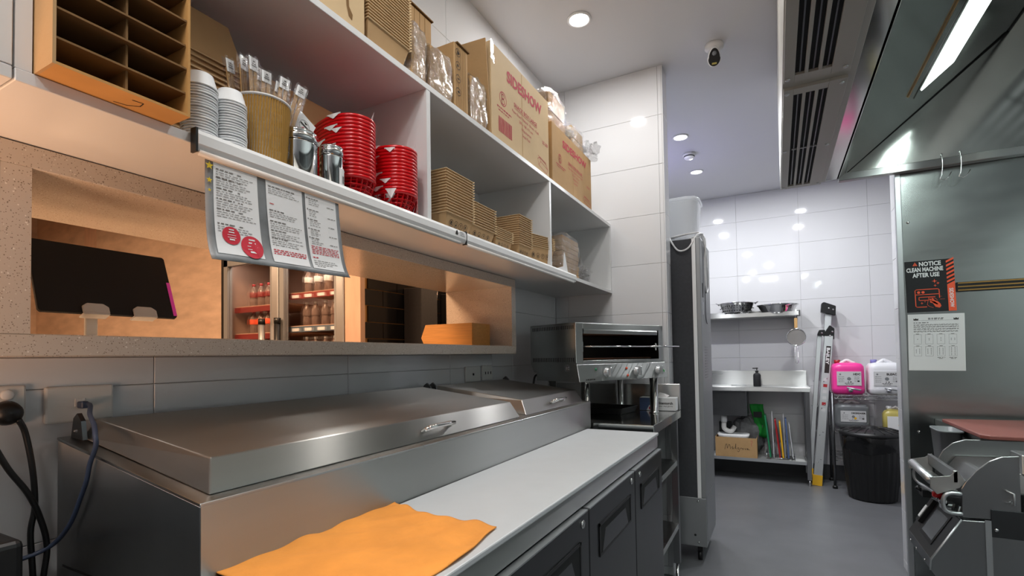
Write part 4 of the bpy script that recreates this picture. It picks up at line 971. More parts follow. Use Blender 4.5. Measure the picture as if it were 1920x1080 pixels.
# tall nested trays on the top (second)
def tray_stack_top(x, y, wy, dx, h, n, pitch, nm):
    p = tray_proto('takeaway_box', wy, dx, h, ''); p['group'] = 'nested kraft boxes on top of the cabinet'; ch = kids(p)
    for k in range(n):
        loc = Vector((x, y, TZ+pitch*k)); lab = 'brown nested takeaway box, %s of the %s' % (place_word(k, n), nm)
        if k == 0: p.location = loc; p['label'] = lab
        else: dup(p, loc, lab, ch=ch)
tray_stack_top(-1.035, 1.055, .165, .22, .075, 26, .0085, 'tall stack beside the film bags')
def tallbag(lab, y0, y1, h, seed, bagged=True, x1=-.925, dx=.10):
    c = ((x1+x1-dx)/2, (y0+y1)/2, TZ+h/2); return wrapped('wrapped_blanks', lab, c, (dx/2, (y1-y0)/2, h/2), 4, seed, tall=True, grp='film-wrapped carton blanks on top of the cabinet')
tallbag('shiny film-wrapped carton blanks, left of the three on the cabinet', 1.152, 1.232, .185, 21)
tallbag('shiny film-wrapped carton blanks, middle of the three on the cabinet', 1.240, 1.375, .170, 22)
tallbag('shiny film-wrapped carton blanks, right one beside the tall SIDESHOW carton', 1.475, 1.598, .190, 23)
def iconbox(lab, x0, x1, y0, y1, z0, h, ic=True):
    t = thing('kraft_carton', lab, 'box', ((x0+x1)/2, (y0+y1)/2, z0)); MB().box(x0, x1, y0, y1, z0, z0+h).obj('carton_body', 'carton', t, bevel=.003)
    m = MB()
    for k in range(8): m.box(x1, x1+.0008, y0+.01+k*(y1-y0-.02)/8, y0+.0112+k*(y1-y0-.02)/8, z0, z0+h)
    m.obj('crease', 'incarton', t)
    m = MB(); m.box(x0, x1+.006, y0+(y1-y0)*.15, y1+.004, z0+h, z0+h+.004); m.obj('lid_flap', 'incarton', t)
    if ic: icons(Vector((x1+.0012, y0+.022, z0+h)), -Zv, Yv, .03, .045, .0, .014, 4).obj('icons', 'bprint', t)
    return t
iconbox('brown carton with a column of round icons behind the film bags', -1.22, -1.035, 1.150, 1.395, TZ, .345)
iconbox('torn brown carton with round icons beside the film bags', -1.22, -.935, 1.385, 1.470, TZ, .245)
iconbox('brown carton with dark open top edge behind the right film bag', -1.22, -1.04, 1.475, 1.600, TZ, .30)
wrapped('wrapped_cartons', 'brown box in clear film on top of the lower carton', (-1.06, 2.36, TZ+.306+.108), (.11, .13, .108), 2, 31, ((-.98, 2.50, TZ+.37), .05))
wrapped('wrapped_cartons', 'loose clear film bag hanging at the right end of the cartons', (-1.03, 2.62, TZ+.306+.07), (.09, .11, .07), 2, 33, ((-.93, 2.72, TZ+.36), .07))
# ================================================================== ITEMS ON THE SILL
ZS = 1.3535
t = thing('tablet_stand', 'pale metal tablet stand on the stone sill', 'stand', (-1.36, .57, ZS))
MB().box(-1.46, -1.30, .49, .665, ZS, ZS+.006).obj('base_plate', 'offwhite', t, bevel=.002, seg=2)
MB().box(-1.372, -1.362, .545, .568, ZS+.006, 1.47).obj('stem', 'offwhite', t, bevel=.002)
TT = Matrix.Translation((-1.325, .585, 1.418)) @ Matrix.Rotation(math.radians(-22), 4, 'Y')
for y in (-.062, .035):
    m = MB(TT); pts = [(-.0, y, -.010), (-.0, y+.050, -.010), (-.0, y+.050, .006), (-.0, y+.040, .014), (-.0, y+.010, .014), (-.0, y, .006)]; m.prism(pts, (.004, 0, 0)); m.box(-.020, .004, y, y+.05, -.013, -.009); m.obj('grip', 'offwhite', t, bevel=.0015)
m = MB(TT); m.box(-.020, -.016, -.08, .06, .06, .170); m.obj('back_rest', 'offwhite', t, bevel=.002)
t = thing('tablet', 'black tablet seen from behind on the pale stand', 'tablet', (-1.36, .58, 1.41))
m = MB(TT); m.prism([(-.003, -.130, -.008), (-.003, .130, -.008), (-.003, .134, -.003), (-.003, .134, .158), (-.003, .130, .163), (-.003, -.130, .163), (-.003, -.134, .158), (-.003, -.134, -.003)], (-.010, 0, 0)); m.obj('body', 'matte', t, bevel=.002, seg=2)
m = MB(TT); m.box(-.0032, -.0022, .1255, .1335, -.002, .090); m.obj('lit_edge', 'pink', t)
t = thing('bamboo_box', 'wooden bamboo box with a pointed end on the stone sill', 'box', (-1.40, 2.07, ZS))
m = MB(); m.prism([(-1.255, 1.978, ZS), (-1.53, 1.978, ZS), (-1.552, 1.978, ZS+.045), (-1.525, 1.978, ZS+.108), (-1.255, 1.978, ZS+.108)], (0, .165, 0)); m.obj('body', 'bamboo', t, bevel=.001)
MB().box(-1.2548, -1.2535, 1.985, 2.137, ZS+.004, ZS+.104).obj('end_panel', 'bamboo', t)
# ================================================================== FRONT ROOM: DRINK FRIDGE, BLACK PANELS
t = thing('drinks_fridge', 'two-door glass drinks fridge seen through the servery opening', 'fridge', (-3.15, 2.7, 0)); FY = 2.4
MB().box(-3.81, -2.50, 3.0, 3.08, .1, 2.1).obj('back_panel', 'fridgein', t)
for x in (-3.81, -2.515): MB().box(x, x+.015, FY+.03, 3.0, .1, 2.1).obj('side_panel', 'fridgein', t)
MB().box(-3.81, -2.50, FY+.03, 3.08, 2.1, 2.15).obj('top_panel', 'fsilver', t); MB().box(-3.81, -2.50, FY+.03, 3.08, 0, .1).obj('plinth', 'black', t)
MB().box(-3.815, -3.785, FY-.01, FY+.03, .1, 2.1).obj('door_frame', 'black', t)
for (x0, x1) in ((-3.785, -3.22), (-3.14, -2.575)):
    d = MB(); d.box(x0, x0+.045, FY-.01, FY+.03, .1, 2.1); d.box(x1-.02, x1, FY-.01, FY+.03, .1, 2.1); d.box(x0, x1, FY-.01, FY+.03, 2.03, 2.1); d.box(x0, x1, FY-.01, FY+.03, .1, .17); do = d.obj('door', 'fsilver', t)
    MB().box(x0+.045, x1-.02, FY+.008, FY+.012, .17, 2.03).obj('pane', 'glass', do)
MB().box(-3.22, -3.145, FY-.02, FY+.03, .1, 2.1).obj('door_post', 'alu', t, bevel=.01, seg=3)
MB().box(-2.575, -2.50, FY-.02, FY+.03, .1, 2.1).obj('door_post', 'alu', t, bevel=.01, seg=3)
for (x, mt) in ((-3.285, 'alu'), (-3.115, 'black')):
    h = MB(); h.cyl((x, FY-.045, .9), (x, FY-.045, 1.56), .022, n=14); ho = h.obj('handle', mt, t); MB().cyl((x, FY-.045, 1.56), (x, FY-.045, 1.60), .024, n=14).obj('cap', 'black', ho)
shelf_z = [1.32, 1.508, 1.70]
for i, z in enumerate((1.29, 1.50, 1.71)):
    MB().box(-3.77, -3.15, FY+.08, 2.98, z, z+.012).obj('shelf_plate', 'ply2', t); MB().box(-3.77, -3.15, FY+.07, FY+.08, z-.035, z+.006).obj('price_strip', 'shred', t)
for i, z in enumerate((1.28, 1.535, 1.775)):
    MB().box(-3.14, -2.52, FY+.08, 2.98, z, z+.012).obj('shelf_plate', 'ply2', t); MB().box(-3.14, -2.60, FY+.07, FY+.08, z-.035, z+.006).obj('price_strip', 'shblue' if i == 1 else 'shred', t)
    for k in range(4): MB().box(-3.10+.13*k, -3.03+.13*k, FY+.066, FY+.07, z-.028, z-.006).obj('price_tag', 'paper', t)
lamp('fridge_lamp', 'AREA', (-3.47, 2.47, 2.09), 1.2, (1, .8, .66), .5, .05); lamp('fridge_lamp', 'AREA', (-2.85, 2.47, 2.09), 1.2, (1, .8, .66), .5, .05)
def bottle(cap, lb, body='bglass'):
    t = thing('drink_bottle', '', 'bottle', (0, 0, 0), 'drink bottles in the glass fridge')
    MB().lathe([(.024, 0), (.029, .005), (.029, .050), (.026, .065), (.029, .085), (.028, .115), (.015, .145), (.011, .160)], n=14).obj('body', body, t)
    MB().lathe([(.0125, .158), (.0125, .176), (0, .176)], n=12).obj('cap', cap, t); MB().lathe([(.0296, .070), (.0302, .072), (.0302, .108), (.0292, .110)], n=14).obj('label_band', lb, t); return t
rows = [('redcap', 'shred', 1.722, [-3.62, -3.53, -3.44, -3.35], 'red-capped drink bottle on the upper left fridge shelf', 'bglass'), ('redcap', 'orange', 1.512, [-3.62, -3.53, -3.44, -3.35], 'orange-labelled drink bottle on the middle left fridge shelf', 'bglass'),
        ('redcap', 'shred', 1.302, [-3.62, -3.53, -3.44], 'drink bottle on the lower left fridge shelf', 'bglass'),
        ('paper', 'paper', 1.787, [-3.00, -2.90, -2.80], 'clear water bottle on the upper right fridge shelf', 'bglass'), ('paper', 'bglass', 1.547, [-3.02, -2.93, -2.83, -2.74], 'clear drink bottle with white cap on the middle right fridge shelf', 'bglass'),
        ('orange', 'orange', 1.547, [-2.645], 'orange juice bottle at the right of the middle fridge shelf', 'orange'), ('paper', 'paper', 1.292, [-3.02, -2.93, -2.83, -2.74], 'drink bottle on the lower right fridge shelf', 'bglass'), ('yelrub', 'yelrub', 1.787, [-2.645], 'yellow bottle at the right of the upper fridge shelf', 'yelrub')]
for (cap, lb, z, xs, lab, bod) in rows:
    p = bottle(cap, lb, bod); ch = kids(p)
    for k, x in enumerate(xs):
        ps = '' if len(xs) == 1 else [', leftmost', ', second from left', ', third from left', ', rightmost'][k] if len(xs) == 4 else [', leftmost', ', middle one', ', rightmost'][k]
        if k == 0: p.location = (x, FY+.13, z); p['label'] = lab+ps
        else: dup(p, (x, FY+.13, z), lab+ps, ch=ch)
tag(MB().box(-2.474, -2.31, 2.95, 3.15, 0, 1.825).obj('black_cabinet', 'dgrey', bevel=.004), 'dark grey tall cabinet in front of the black tiled wall', 'cabinet')
tag(MB().box(-2.474, -2.36, 3.42, 4.1, 0, 1.83).obj('black_cabinet', 'matte', bevel=.004), 'black panel at the right behind the bamboo box', 'cabinet')
t = thing('arched_mirror', 'thin chrome curved mirror edge against the black tiles', 'mirror', (-2.44, 3.4, 1.3))
MB().tube([(-2.44, 3.42+.09*math.cos(a)-.02, 1.60+.38*math.sin(a)) for a in [PI*.62+PI*.7*k/16 for k in range(17)]], .004, 6).obj('rim', 'chrome', t)
t = thing('brass_rods', 'small brass rods on the black tiled wall', 'lamp', (-2.47, 3.2, 1.86))  # simplified gold rods, no lamp fitting
MB().box(-2.475, -2.46, 3.20, 3.215, 1.86, 1.95).obj('upright', 'brass', t); MB().box(-2.475, -2.36, 3.12, 3.215, 1.85, 1.86).obj('bracket', 'brass', t)
lamp('black_wall_fill_lamp', 'AREA', (-1.9, 3.4, 2.6), 14, WARM, .4, .4, aim=(-2.6, 3.2, 1.7))  # warm fill added so the grout between the black tiles shows bright
# ================================================================== BENCH WITH GRILL
BZ = .975
t = thing('steel_bench', 'stainless bench with undershelves at the end of the prep fridge', 'table', (-.9, 2.7, 0)); BN = t
MB().box(WX+.004, -.508, 2.335, 3.064, BZ-.045, BZ).obj('bench_top', 'hood', t, bevel=.002)
MB().box(WX+.004, -.508, 3.045, 3.066, BZ, 1.125).obj('splashback', 'steelx', t, bevel=.002)
for (z, mt) in ((.30, 'steelx'), (.66, 'steelx')): MB().box(WX+.02, -.525, 2.36, 3.02, z, z+.03).obj('undershelf', mt, t, bevel=.001)
for (x, y) in ((-.54, 2.375), (-.54, 3.02), (-1.25, 2.375), (-1.25, 3.02)):
    lg = MB().box(x-.018, x+.018, y-.018, y+.018, .10, BZ-.045).obj('leg', 'steelz', t, bevel=.002); MB().lathe([(.02, 0), (.02, .006), (.008, .012), (.008, .1)], (x, y, 0), 12).obj('foot', 'chrome', lg)
# grill (salamander), turned towards the aisle
ang = math.radians(25); dF = Vector((math.sin(ang), math.cos(ang), 0)); dB = Vector((-math.cos(ang), math.sin(ang), 0))
A = Vector((-.895, 2.375, 0)); R3 = Matrix(((dB.x*-1, dF.x, 0, A.x), (dB.y*-1, dF.y, 0, A.y), (0, 0, 1, 0), (0, 0, 0, 1)))  # local: +x front, +y along width, z up
GS = .955; R3 = Matrix(((GS, 0, 0, 0), (0, GS, 0, 0), (0, 0, GS, 1.3*(1-GS)), (0, 0, 0, 1))) @ R3; A = A*GS
t = thing('salamander_grill', 'stainless open salamander grill on tall legs standing on the bench', 'grill', (A.x, A.y, BZ)); GR = t
Wd, Dp = .71, .355
def G(): return MB(R3)
G().box(-Dp, 0, 0, .004, 1.262, 1.467).obj('side_panel', 'steelx', t); G().box(-Dp, 0, Wd-.03, Wd, 1.262, 1.467).obj('side_panel', 'steelx', t)
G().box(-Dp, .002, 0, Wd, 1.462, 1.468).obj('top_panel', 'steel', t, bevel=.001); G().box(-Dp, -Dp+.004, .004, Wd, 1.262, 1.465).obj('back_panel', 'oven', t)
G().box(-Dp+.01, -.004, .004, Wd-.03, 1.258, 1.262).obj('floor_panel', 'oven', t)
f = G(); f.box(-.004, .003, 0, .05, 1.262, 1.465); f.box(-.004, .003, .05, Wd, 1.438, 1.465); f.box(-.004, .003, Wd-.04, Wd, 1.262, 1.465); f.box(-.004, .005, .05, Wd-.03, 1.255, 1.275); f.obj('front_frame', 'steel', t, bevel=.001)
m = G(); m.prism([(-.09, .055, 1.43), (.004, .055, 1.412), (.006, .055, 1.430), (-.004, .055, 1.45), (-.09, .055, 1.45)], (0, Wd-.11, 0)); m.obj('canopy', 'steel', t)
for z in (1.44, 1.447): pass
for k in range(24):
    for (z0, z1) in ((1.436, 1.455), (1.268, 1.290)):
        s_ = G(); s_.box(-Dp+.02+k*.0138, -Dp+.025+k*.0138, -.0007, 0, z0, z1); s_.obj('vent_slot', 'cavity', t)
for k in range(5):
    G().tube([(-.05-.06*k, .06, 1.415), (-.05-.06*k, Wd-.05, 1.415)], .0045, 6).obj('heating_element', 'element', t); G().tube([(-.05-.06*k, .06, 1.282), (-.05-.06*k, Wd-.05, 1.282)], .0045, 6).obj('heating_element', 'element', t)
rk = G(); rk.tube([(-.30, .07, 1.345), (.035, .07, 1.345), (.05, .09, 1.345), (.05, Wd-.06, 1.345), (.03, Wd-.045, 1.345), (-.30, Wd-.045, 1.345)], .0042, 8)
for k in range(14): rk.tube([(-.30, .10+.042*k, 1.345), (.05, .10+.042*k, 1.345)], .0018, 6)
rk.obj('wire_rack', 'chrome', t)
G().tube([(.05, Wd-.18, 1.345), (.075, Wd-.10, 1.345), (.075, Wd+.05, 1.344)], .005, 8).obj('rack_handle', 'chrome', t)
m = G(); m.box(-.012, -.006, Wd-.06, Wd-.048, 1.325, 1.365); m.box(-.012, -.006, .052, .06, 1.32, 1.37); m.obj('rack_support', 'chrome', t)
# control panel below
m = G(); m.prism([(-Dp+.0, -.002, 1.262), (-Dp+.03, -.002, 1.212), (.006, -.002, 1.205), (.010, -.002, 1.262)], (0, Wd+.004, 0)); m.obj('lower_body', 'steelx', t)
m = G(); m.prism([(-.01, -.004, 1.258), (.012, -.004, 1.255), (.030, -.004, 1.168), (-.01, -.004, 1.168)], (0, Wd+.008, 0)); m.obj('control_panel', 'steel', t, bevel=.0015)
G().box(-Dp+.05, .0, 0, Wd-.02, 1.168, 1.212).obj('underbody', 'steelx', t)
pn = Vector((.087, 0, .018)).normalized()
for i, (y, c_) in enumerate(((.20, 'green'), (.44, 'orange'), (.63, 'orange'))):
    T = R3 @ Matrix.Translation((.022, y, 1.212)) @ Matrix.Rotation(PI/2+.0, 4, 'Y')
    k = MB(T); k.lathe([(.026, 0), (.026, .006), (.021, .012), (.020, .022), (0, .022)], n=24); k.box(-.024, .024, -.006, .006, .012, .034); k.obj('knob', 'alu', t, bevel=.001)
    if i < 2:
        for q, z in enumerate((1.228, 1.190) if i == 1 else (1.228,)):
            l_ = MB(R3 @ Matrix.Translation((.016+(1.228-z)*.2, y-.075, z)) @ Matrix.Rotation(PI/2, 4, 'Y')); l_.lathe([(.007, 0), (.007, .004), (0, .006)], n=12); l_.obj('indicator', c_ if i else 'green', t)
m = G(); m.prism([(.024, Wd-.05, 1.196), (.024, Wd-.008, 1.196), (.019, Wd-.029, 1.228)], (.001, 0, 0), 0); m.prism([(.0255, Wd-.042, 1.200), (.0255, Wd-.016, 1.200), (.0215, Wd-.029, 1.219)], (.0008, 0, 0), 1); m.obj('sticker', ['paper', 'bgreen'], t)
m = G(); m.rect((-.075, -.0028, 1.222), Vector((1, 0, 0)), Zv, 0, .034, 0, .030, 0)
for (a_, b_, c_, d_) in ((.003, .031, .003, .006), (.003, .006, .006, .027), (.014, .017, .006, .027), (.003, .031, .024, .027), (.022, .031, .012, .015)): m.rect((-.075, -.0034, 1.222), Xv, Zv, a_, b_, c_, d_, 1)
m.obj('badge', ['alu', 'bprint'], t)
m = G(); dashes(m, (.0305, 0, 1.175), Yv, Zv, .04, .11, 0, .005); m.obj('maker_print', 'bprint', t)
for (x, y) in ((-.035, .10), (-.035, Wd-.045), (-Dp+.06, .10), (-Dp+.06, Wd-.045)):
    m = MB(R3); m.lathe([(.027, 0), (.027, .006), (.024, .008), (.024, 1.168-.9603)], (x, y, .9603), 20); m.obj('leg', 'chrome', t)
m = G(); m.tube(smoothpts([(-Dp+.01, .06, 1.20), (-Dp-.0, .03, 1.19), (-Dp+.02, -.0, 1.15), (-Dp+.03, -.02, 1.12)]), .006, 8); m.obj('power_cord', 'black', t)
# tray and glove box under the grill
t = thing('oven_tray', 'black shallow oven tray on the bench under the grill', 'tray', (-.87, 2.95, BZ))
T = Matrix.Translation((-.875, 2.80, BZ+.001)) @ Matrix.Rotation(math.radians(-10), 4, 'Z'); m = MB(T)
vs = []
for (q, z) in ((.92, 0), (1, .032), (1.03, .034), (1.02, .036), (.97, .033), (.89, .003)):
    for (a_, b_) in ((-1, -1), (1, -1), (1, 1), (-1, 1)): vs.append((a_*.145*q, b_*.10*q, z))
fs = [(0, 3, 2, 1), (20, 21, 22, 23)]
for i in range(5):
    for k in range(4): fs.append((i*4+k, i*4+(k+1) % 4, i*4+4+(k+1) % 4, i*4+4+k))
m.add(vs, fs); m.obj('pan', 'black', t, bevel=.003, seg=2)
t = thing('glove_box', 'white and blue vinyl glove box behind the grill leg', 'box', (-.61, 3.0, BZ))
MB().box(-.722, -.518, 2.955, 3.035, BZ+.001, BZ+.076).obj('carton_body', 'paper', t, bevel=.002)
O = Vector((-.722, 2.9545, BZ)); m = MB(); m.rect(O-Yv*.0003, Xv, Zv, .001, .095, .002, .074, 0)
m.poly(O-Yv*.0006, Xv, Zv, [(.040, .002), (.055, .03), (.08, .048), (.096, .052), (.096, .002)], 1); m.rect(O-Yv*.0009, Xv, Zv, .055, .088, .008, .022, 2); m.text('VINYL', O-Yv*.0012+Xv*.060+Zv*.011, Xv, Zv, .010, 1, bold=.03)
m.text('Stentorch', O-Yv*.0006+Xv*.110+Zv*.038, Xv, Zv, .020, 3, bold=.03); m.text('clear vinyl gloves', O-Yv*.0006+Xv*.110+Zv*.024, Xv, Zv, .0115, 3)
m.obj('print', ['bboard', 'paper', 'rprint', 'bprint'], t)
m = MB(); m.add([(-.63, 2.98, BZ+.076), (-.57, 2.98, BZ+.076), (-.59, 3.0, BZ+.098), (-.615, 3.0, BZ+.104), (-.60, 3.02, BZ+.076), (-.56, 3.01, BZ+.085)], [(0, 1, 2, 3), (0, 3, 4), (3, 2, 4), (1, 5, 2), (2, 5, 4)]); m.obj('glove_tip', 'tissue', t)
t = thing('first_aid_box', 'red box with grey front on the lowest bench shelf', 'box', (-.6, 2.45, .33))
MB().box(-.70, -.56, 2.46, 2.56, .331, .42).obj('lower_box', 'dgrey', t, bevel=.002); MB().box(-.71, -.55, 2.46, 2.62, .4205, .485).obj('upper_box', 'redbox', t, bevel=.002); MB().box(-.66, -.55, 2.575, 2.62, .331, .42).obj('side_box', 'redbox', t)
# ================================================================== UPRIGHT FRIDGE
t = thing('upright_fridge', 'tall fridge with charcoal side and grey front edge behind the white pillar', 'fridge', (-.55, 3.55, 0))
FX0, FX1, FY0, FY1 = -1.05, -.412, 3.325, 3.80
MB().box(FX0, FX1-.05, FY0+.004, FY1, .40, 2.03).obj('body', 'dgrey', t)
MB().box(FX0, FX1-.002, FY0, FY1, .10, .40).obj('kick_panel', 'fsilver', t, bevel=.002)
MB().box(FX1-.05, FX1-.028, FY0, FY1, .401, 2.03).obj('front_frame', 'white', t)
MB().box(FX1-.028, FX1, FY0+.002, FY1+.004, .401, 2.035).obj('door', 'fsilver', t, bevel=.004, seg=2)
MB().box(FX1-.002, FX1, FY0+.03, FY1, .13, .40).obj('lower_grille', 'fsilver', t)
for k in range(12): MB().box(FX1, FX1+.001, FY0+.12, FY0+.26, 1.34-.018*k, 1.346-.018*k).obj('vent_slot', 'dsteel', t)
MB().box(FX1, FX1+.003, FY0+.06, FY0+.09, 1.66, 1.75).obj('lock', 'black', t); MB().box(FX1, FX1+.003, FY0+.06, FY0+.085, 1.55, 1.63).obj('badge', 'alu', t)
MB().tube(smoothpts([(FX1+.006, FY0+.17, 2.0), (FX1+.006, FY0+.16, 1.6), (FX1+.006, FY0+.18, 1.52), (FX1+.006, FY0+.24, 1.5)]), .003, 6).obj('seal', 'dsteel', t)
for (x, z) in ((FX1-.07, .17), (FX1-.05, .38), (FX1-.05, .125)): 
    m = MB(Matrix.Translation((x, FY0, z)) @ Matrix.Rotation(PI/2, 4, 'X')); m.lathe([(.007, 0), (.006, .003), (0, .004)], n=10); m.obj('screw', 'chrome' if z != .17 else 'black', t)
for (x, y) in ((FX1-.05, FY0+.06), (FX1-.05, FY1-.06), (FX0+.05, FY0+.06), (FX0+.05, FY1-.06)):
    m = MB(); m.cyl((x-.012, y, .03), (x+.012, y, .03), .03, n=14); m.box(x-.015, x+.015, y-.012, y+.012, .05, .10); m.obj('castor', 'black', t)
t = thing('white_cable', 'white power cord coiled and draped over the tall fridge', 'cable', (-.5, 3.4, 2.03))
cz = 2.045
for pts in ([(-.62, 3.42, cz), (-.60, 3.34, cz+.01), (-.585, 3.318, cz-.02), (-.54, 3.312, cz-.085), (-.48, 3.315, cz-.075), (-.43, 3.35, cz+.01), (-.41, 3.45, cz+.03), (-.50, 3.50, cz+.02), (-.62, 3.46, cz)],
            [(-.60, 3.38, cz+.01), (-.52, 3.40, cz+.03), (-.44, 3.45, cz+.045), (-.398, 3.47, cz+.0), (-.400, 3.46, 1.90), (-.398, 3.44, 1.75), (-.400, 3.50, 1.70), (-.398, 3.58, 1.75), (-.400, 3.56, 1.90), (-.42, 3.52, cz+.02), (-.5, 3.48, cz+.02)],
            [(-.63, 3.40, cz+.02), (-.55, 3.36, cz+.02), (-.46, 3.40, cz+.035), (-.42, 3.44, cz+.03), (-.396, 3.49, 1.96), (-.398, 3.50, 1.82), (-.398, 3.47, 1.70)]):
    MB().tube(smoothpts(pts, 8), .0055, 8).obj('wire', 'white', t)
t = thing('storage_tub', 'clear plastic storage tub with lid on top of the tall fridge', 'container', (-.6, 3.6, 2.05))
m = MB(); n_ = 24
m.lathe([(.88, 0), (.90, .01), (.98, .24), (1.0, .245), (1.0, .252), (.96, .25), (.87, .012), (0, .012)], (-.63, 3.62, 2.075), n_, sx=.19, sy=.14, sup=6); m.obj('tub', 'tub', t)
MB().lathe([(1.02, .25), (1.04, .256), (1.04, .268), (1.0, .276), (.9, .272), (0, .270)], (-.63, 3.62, 2.075), n_, sx=.19, sy=.14, sup=6).obj('lid', 'tub', t)
MB().box(-.80, -.46, 3.52, 3.72, 2.06, 2.0745).obj('packing', 'white', t)
MB().box(-.85, -.45, 3.5, 3.75, 2.031, 2.0595).obj('packing', 'tub', t)
# ================================================================== BACK ROOM
t = thing('wall_shelf', 'steel wall shelf holding two metal bowls', 'shelf', (-.2, 5.9, 1.68)); 
MB().box(-.75, .20, 5.74, 6.045, 1.675, 1.680).obj('shelf_plate', 'steelx', t); MB().box(-.75, .20, 5.738, 5.742, 1.672, 1.712).obj('lip', 'steelx', t); MB().box(-.75, .20, 6.036, 6.045, 1.68, 1.75).obj('upstand', 'steelx', t)
m = MB(); m.prism([(.185, 5.76, 1.675), (.185, 6.04, 1.675), (.185, 6.04, 1.50)], (.003, 0, 0)); m.obj('bracket', 'steelx', t); MB().box(.185, .215, 5.74, 5.76, 1.66, 1.72).obj('end_bracket', 'dsteel', t)
def bowl(lab, x, y, r, h, ear):
    t = thing('colander' if ear else 'mixing_bowl', lab, 'bowl', (x, y, 1.68), 'metal bowls on the wall shelf')
    MB().lathe([(r*.42, .0), (r*.42, .012), (r*.5, .014), (r*.80, h*.45), (r*.97, h*.9), (r*1.05, h*.93), (r*1.05, h*.96), (r*.96, h), (r*.78, h*.5), (r*.45, .022), (0, .018)] if ear else
               [(r*.55, 0), (r*.62, .003), (r*.80, h*.35), (r*.95, h*.8), (r*1.06, h*.93), (r*1.06, h*.97), (r*.94, h), (r*.78, h*.4), (r*.55, .01), (0, .008)], (x, y, 1.681), 40).obj('shell', 'chrome', t)
    if ear:
        for s_ in (-1, 1): MB().tube([(x+s_*r*1.0, y-.03, 1.68+h*.9), (x+s_*r*1.12, y-.03, 1.68+h*1.0), (x+s_*r*1.18, y, 1.68+h*1.03), (x+s_*r*1.12, y+.03, 1.68+h), (x+s_*r, y+.03, 1.68+h*.9)], .006, 8).obj('handle', 'chrome', t)
        m = MB()
        for q in range(3):
            for k in range(18):
                a = PI+PI*k/17; rr_ = r*(.62+.12*q); zz = 1.681+h*(.22+.19*q); m.lathe([(.004, -.004), (.004, .004)], (x+(rr_+.012)*math.cos(a), y+(rr_+.012)*math.sin(a), zz), 6)
        m.obj('hole', 'cavity', t, kind='stuff')
bowl('stainless colander with handles, left of two bowls on the wall shelf', -.37, 5.86, .175, .155, True)
bowl('shallow stainless mixing bowl, right of two bowls on the wall shelf', .015, 5.86, .185, .115, False)
t = thing('strainer', 'round wire strainer hanging from the right end of the wall shelf', 'strainer', (.17, 5.72, 1.19))
MB().tube([(.172+.083*math.cos(a), 5.715, 1.45+.083*math.sin(a)) for a in [2*PI*k/28 for k in range(28)]], .005, 8, closed=True).obj('rim', 'chrome', t)
m = MB(Matrix.Translation((.172, 5.715, 1.45)) @ Matrix.Rotation(-PI/2, 4, 'X')); m.lathe([(.082, 0), (.07, .03), (.045, .052), (.0, .06)], n=28)
so = m.obj('mesh', mat('wire_mesh', '8e8a86', .5, .3, alpha=.75), t)
m = MB(); m.tube([(.155, 5.715, 1.37), (.158, 5.715, 1.20), (.17, 5.715, 1.19), (.184, 5.715, 1.20), (.182, 5.715, 1.37)], .003, 6); m.obj('loop_handle', 'chrome', t)
m = MB(); m.box(.158, .186, 5.708, 5.718, 1.54, 1.64); m.obj('grip', 'stick', t, bevel=.003); MB().tube([(.172, 5.713, 1.64), (.168, 5.72, 1.665), (.19, 5.735, 1.672)], .003, 6).obj('hanger', 'chrome', t)
t = thing('sink_bench', 'stainless sink bench with splashback against the back wall', 'sink', (-.2, 5.85, 0))
b = MB(); b.box(-.95, .275, 5.645, 6.045, .925, .952); b.box(-.95, .275, 5.64, 5.648, .912, .954); b.obj('bench_top', 'steelx', t, bevel=.002)
MB().box(-.95, .262, 6.02, 6.045, .952, 1.108).obj('splashback', 'steelx', t, bevel=.002)
MB().box(-.95, .235, 5.68, 6.03, .218, .226).obj('undershelf', 'steelx', t); MB().box(-.95, .235, 5.672, 5.68, .198, .228).obj('shelf_lip', 'alu', t)
b = MB(); b.box(-.86, -.285, 5.72, 6.0, .645, .925); b.obj('sink_bowl', 'dsteel', t, bevel=.015, seg=2)
MB().cyl((-.52, 5.80, .645), (-.52, 5.80, .57), .03, n=14).obj('drain', 'white', t); MB().tube(smoothpts([(-.52, 5.80, .57), (-.52, 5.82, .50), (-.46, 5.84, .47), (-.42, 5.86, .52)]), .025, 10).obj('trap', 'offwhite', t)
MB().box(-.58, -.46, 5.90, 5.96, .38, .56).obj('valve_box', 'black', t)
for (x, y) in ((.248, 5.665), (.248, 6.0), (-.9, 5.665), (-.9, 6.0)):
    lg = MB().box(x-.019, x+.019, y-.019, y+.019, .06, .925).obj('leg', 'steelz', t, bevel=.002); MB().cyl((x, y, 0), (x, y, .06), .009, n=10).obj('foot', 'chrome', lg)
m = MB(); m.tube(smoothpts([(-.44, 5.94, .953), (-.44, 5.90, .957), (-.36, 5.88, .96), (-.30, 5.90, .957)]), .004, 6); m.obj('cable_tie', 'alu', t)
t = thing('soap_dispenser', 'black pump soap bottle on the sink bench', 'soap dispenser', (-.192, 5.80, .9525))
MB().lathe([(.034, 0), (.036, .004), (.036, .115), (.030, .130), (.014, .137), (.013, .150)], (-.192, 5.80, .953), 24).obj('bottle', 'matte', t)
MB().lathe([(.016, .150), (.016, .162), (.005, .164), (.005, .182), (.012, .183), (.012, .192), (0, .194)], (-.192, 5.80, .953), 16).obj('pump', 'black', t); MB().box(-.232, -.19, 5.794, 5.806, 1.134, 1.144).obj('spout', 'black', t)
t = thing('carton_box', 'open brown carton with handwriting on the shelf under the sink', 'box', (-.4, 5.75, .227))
cb = MB(); x0, x1, y0, y1, z0, z1 = -.60, -.205, 5.685, 5.90, .227, .427
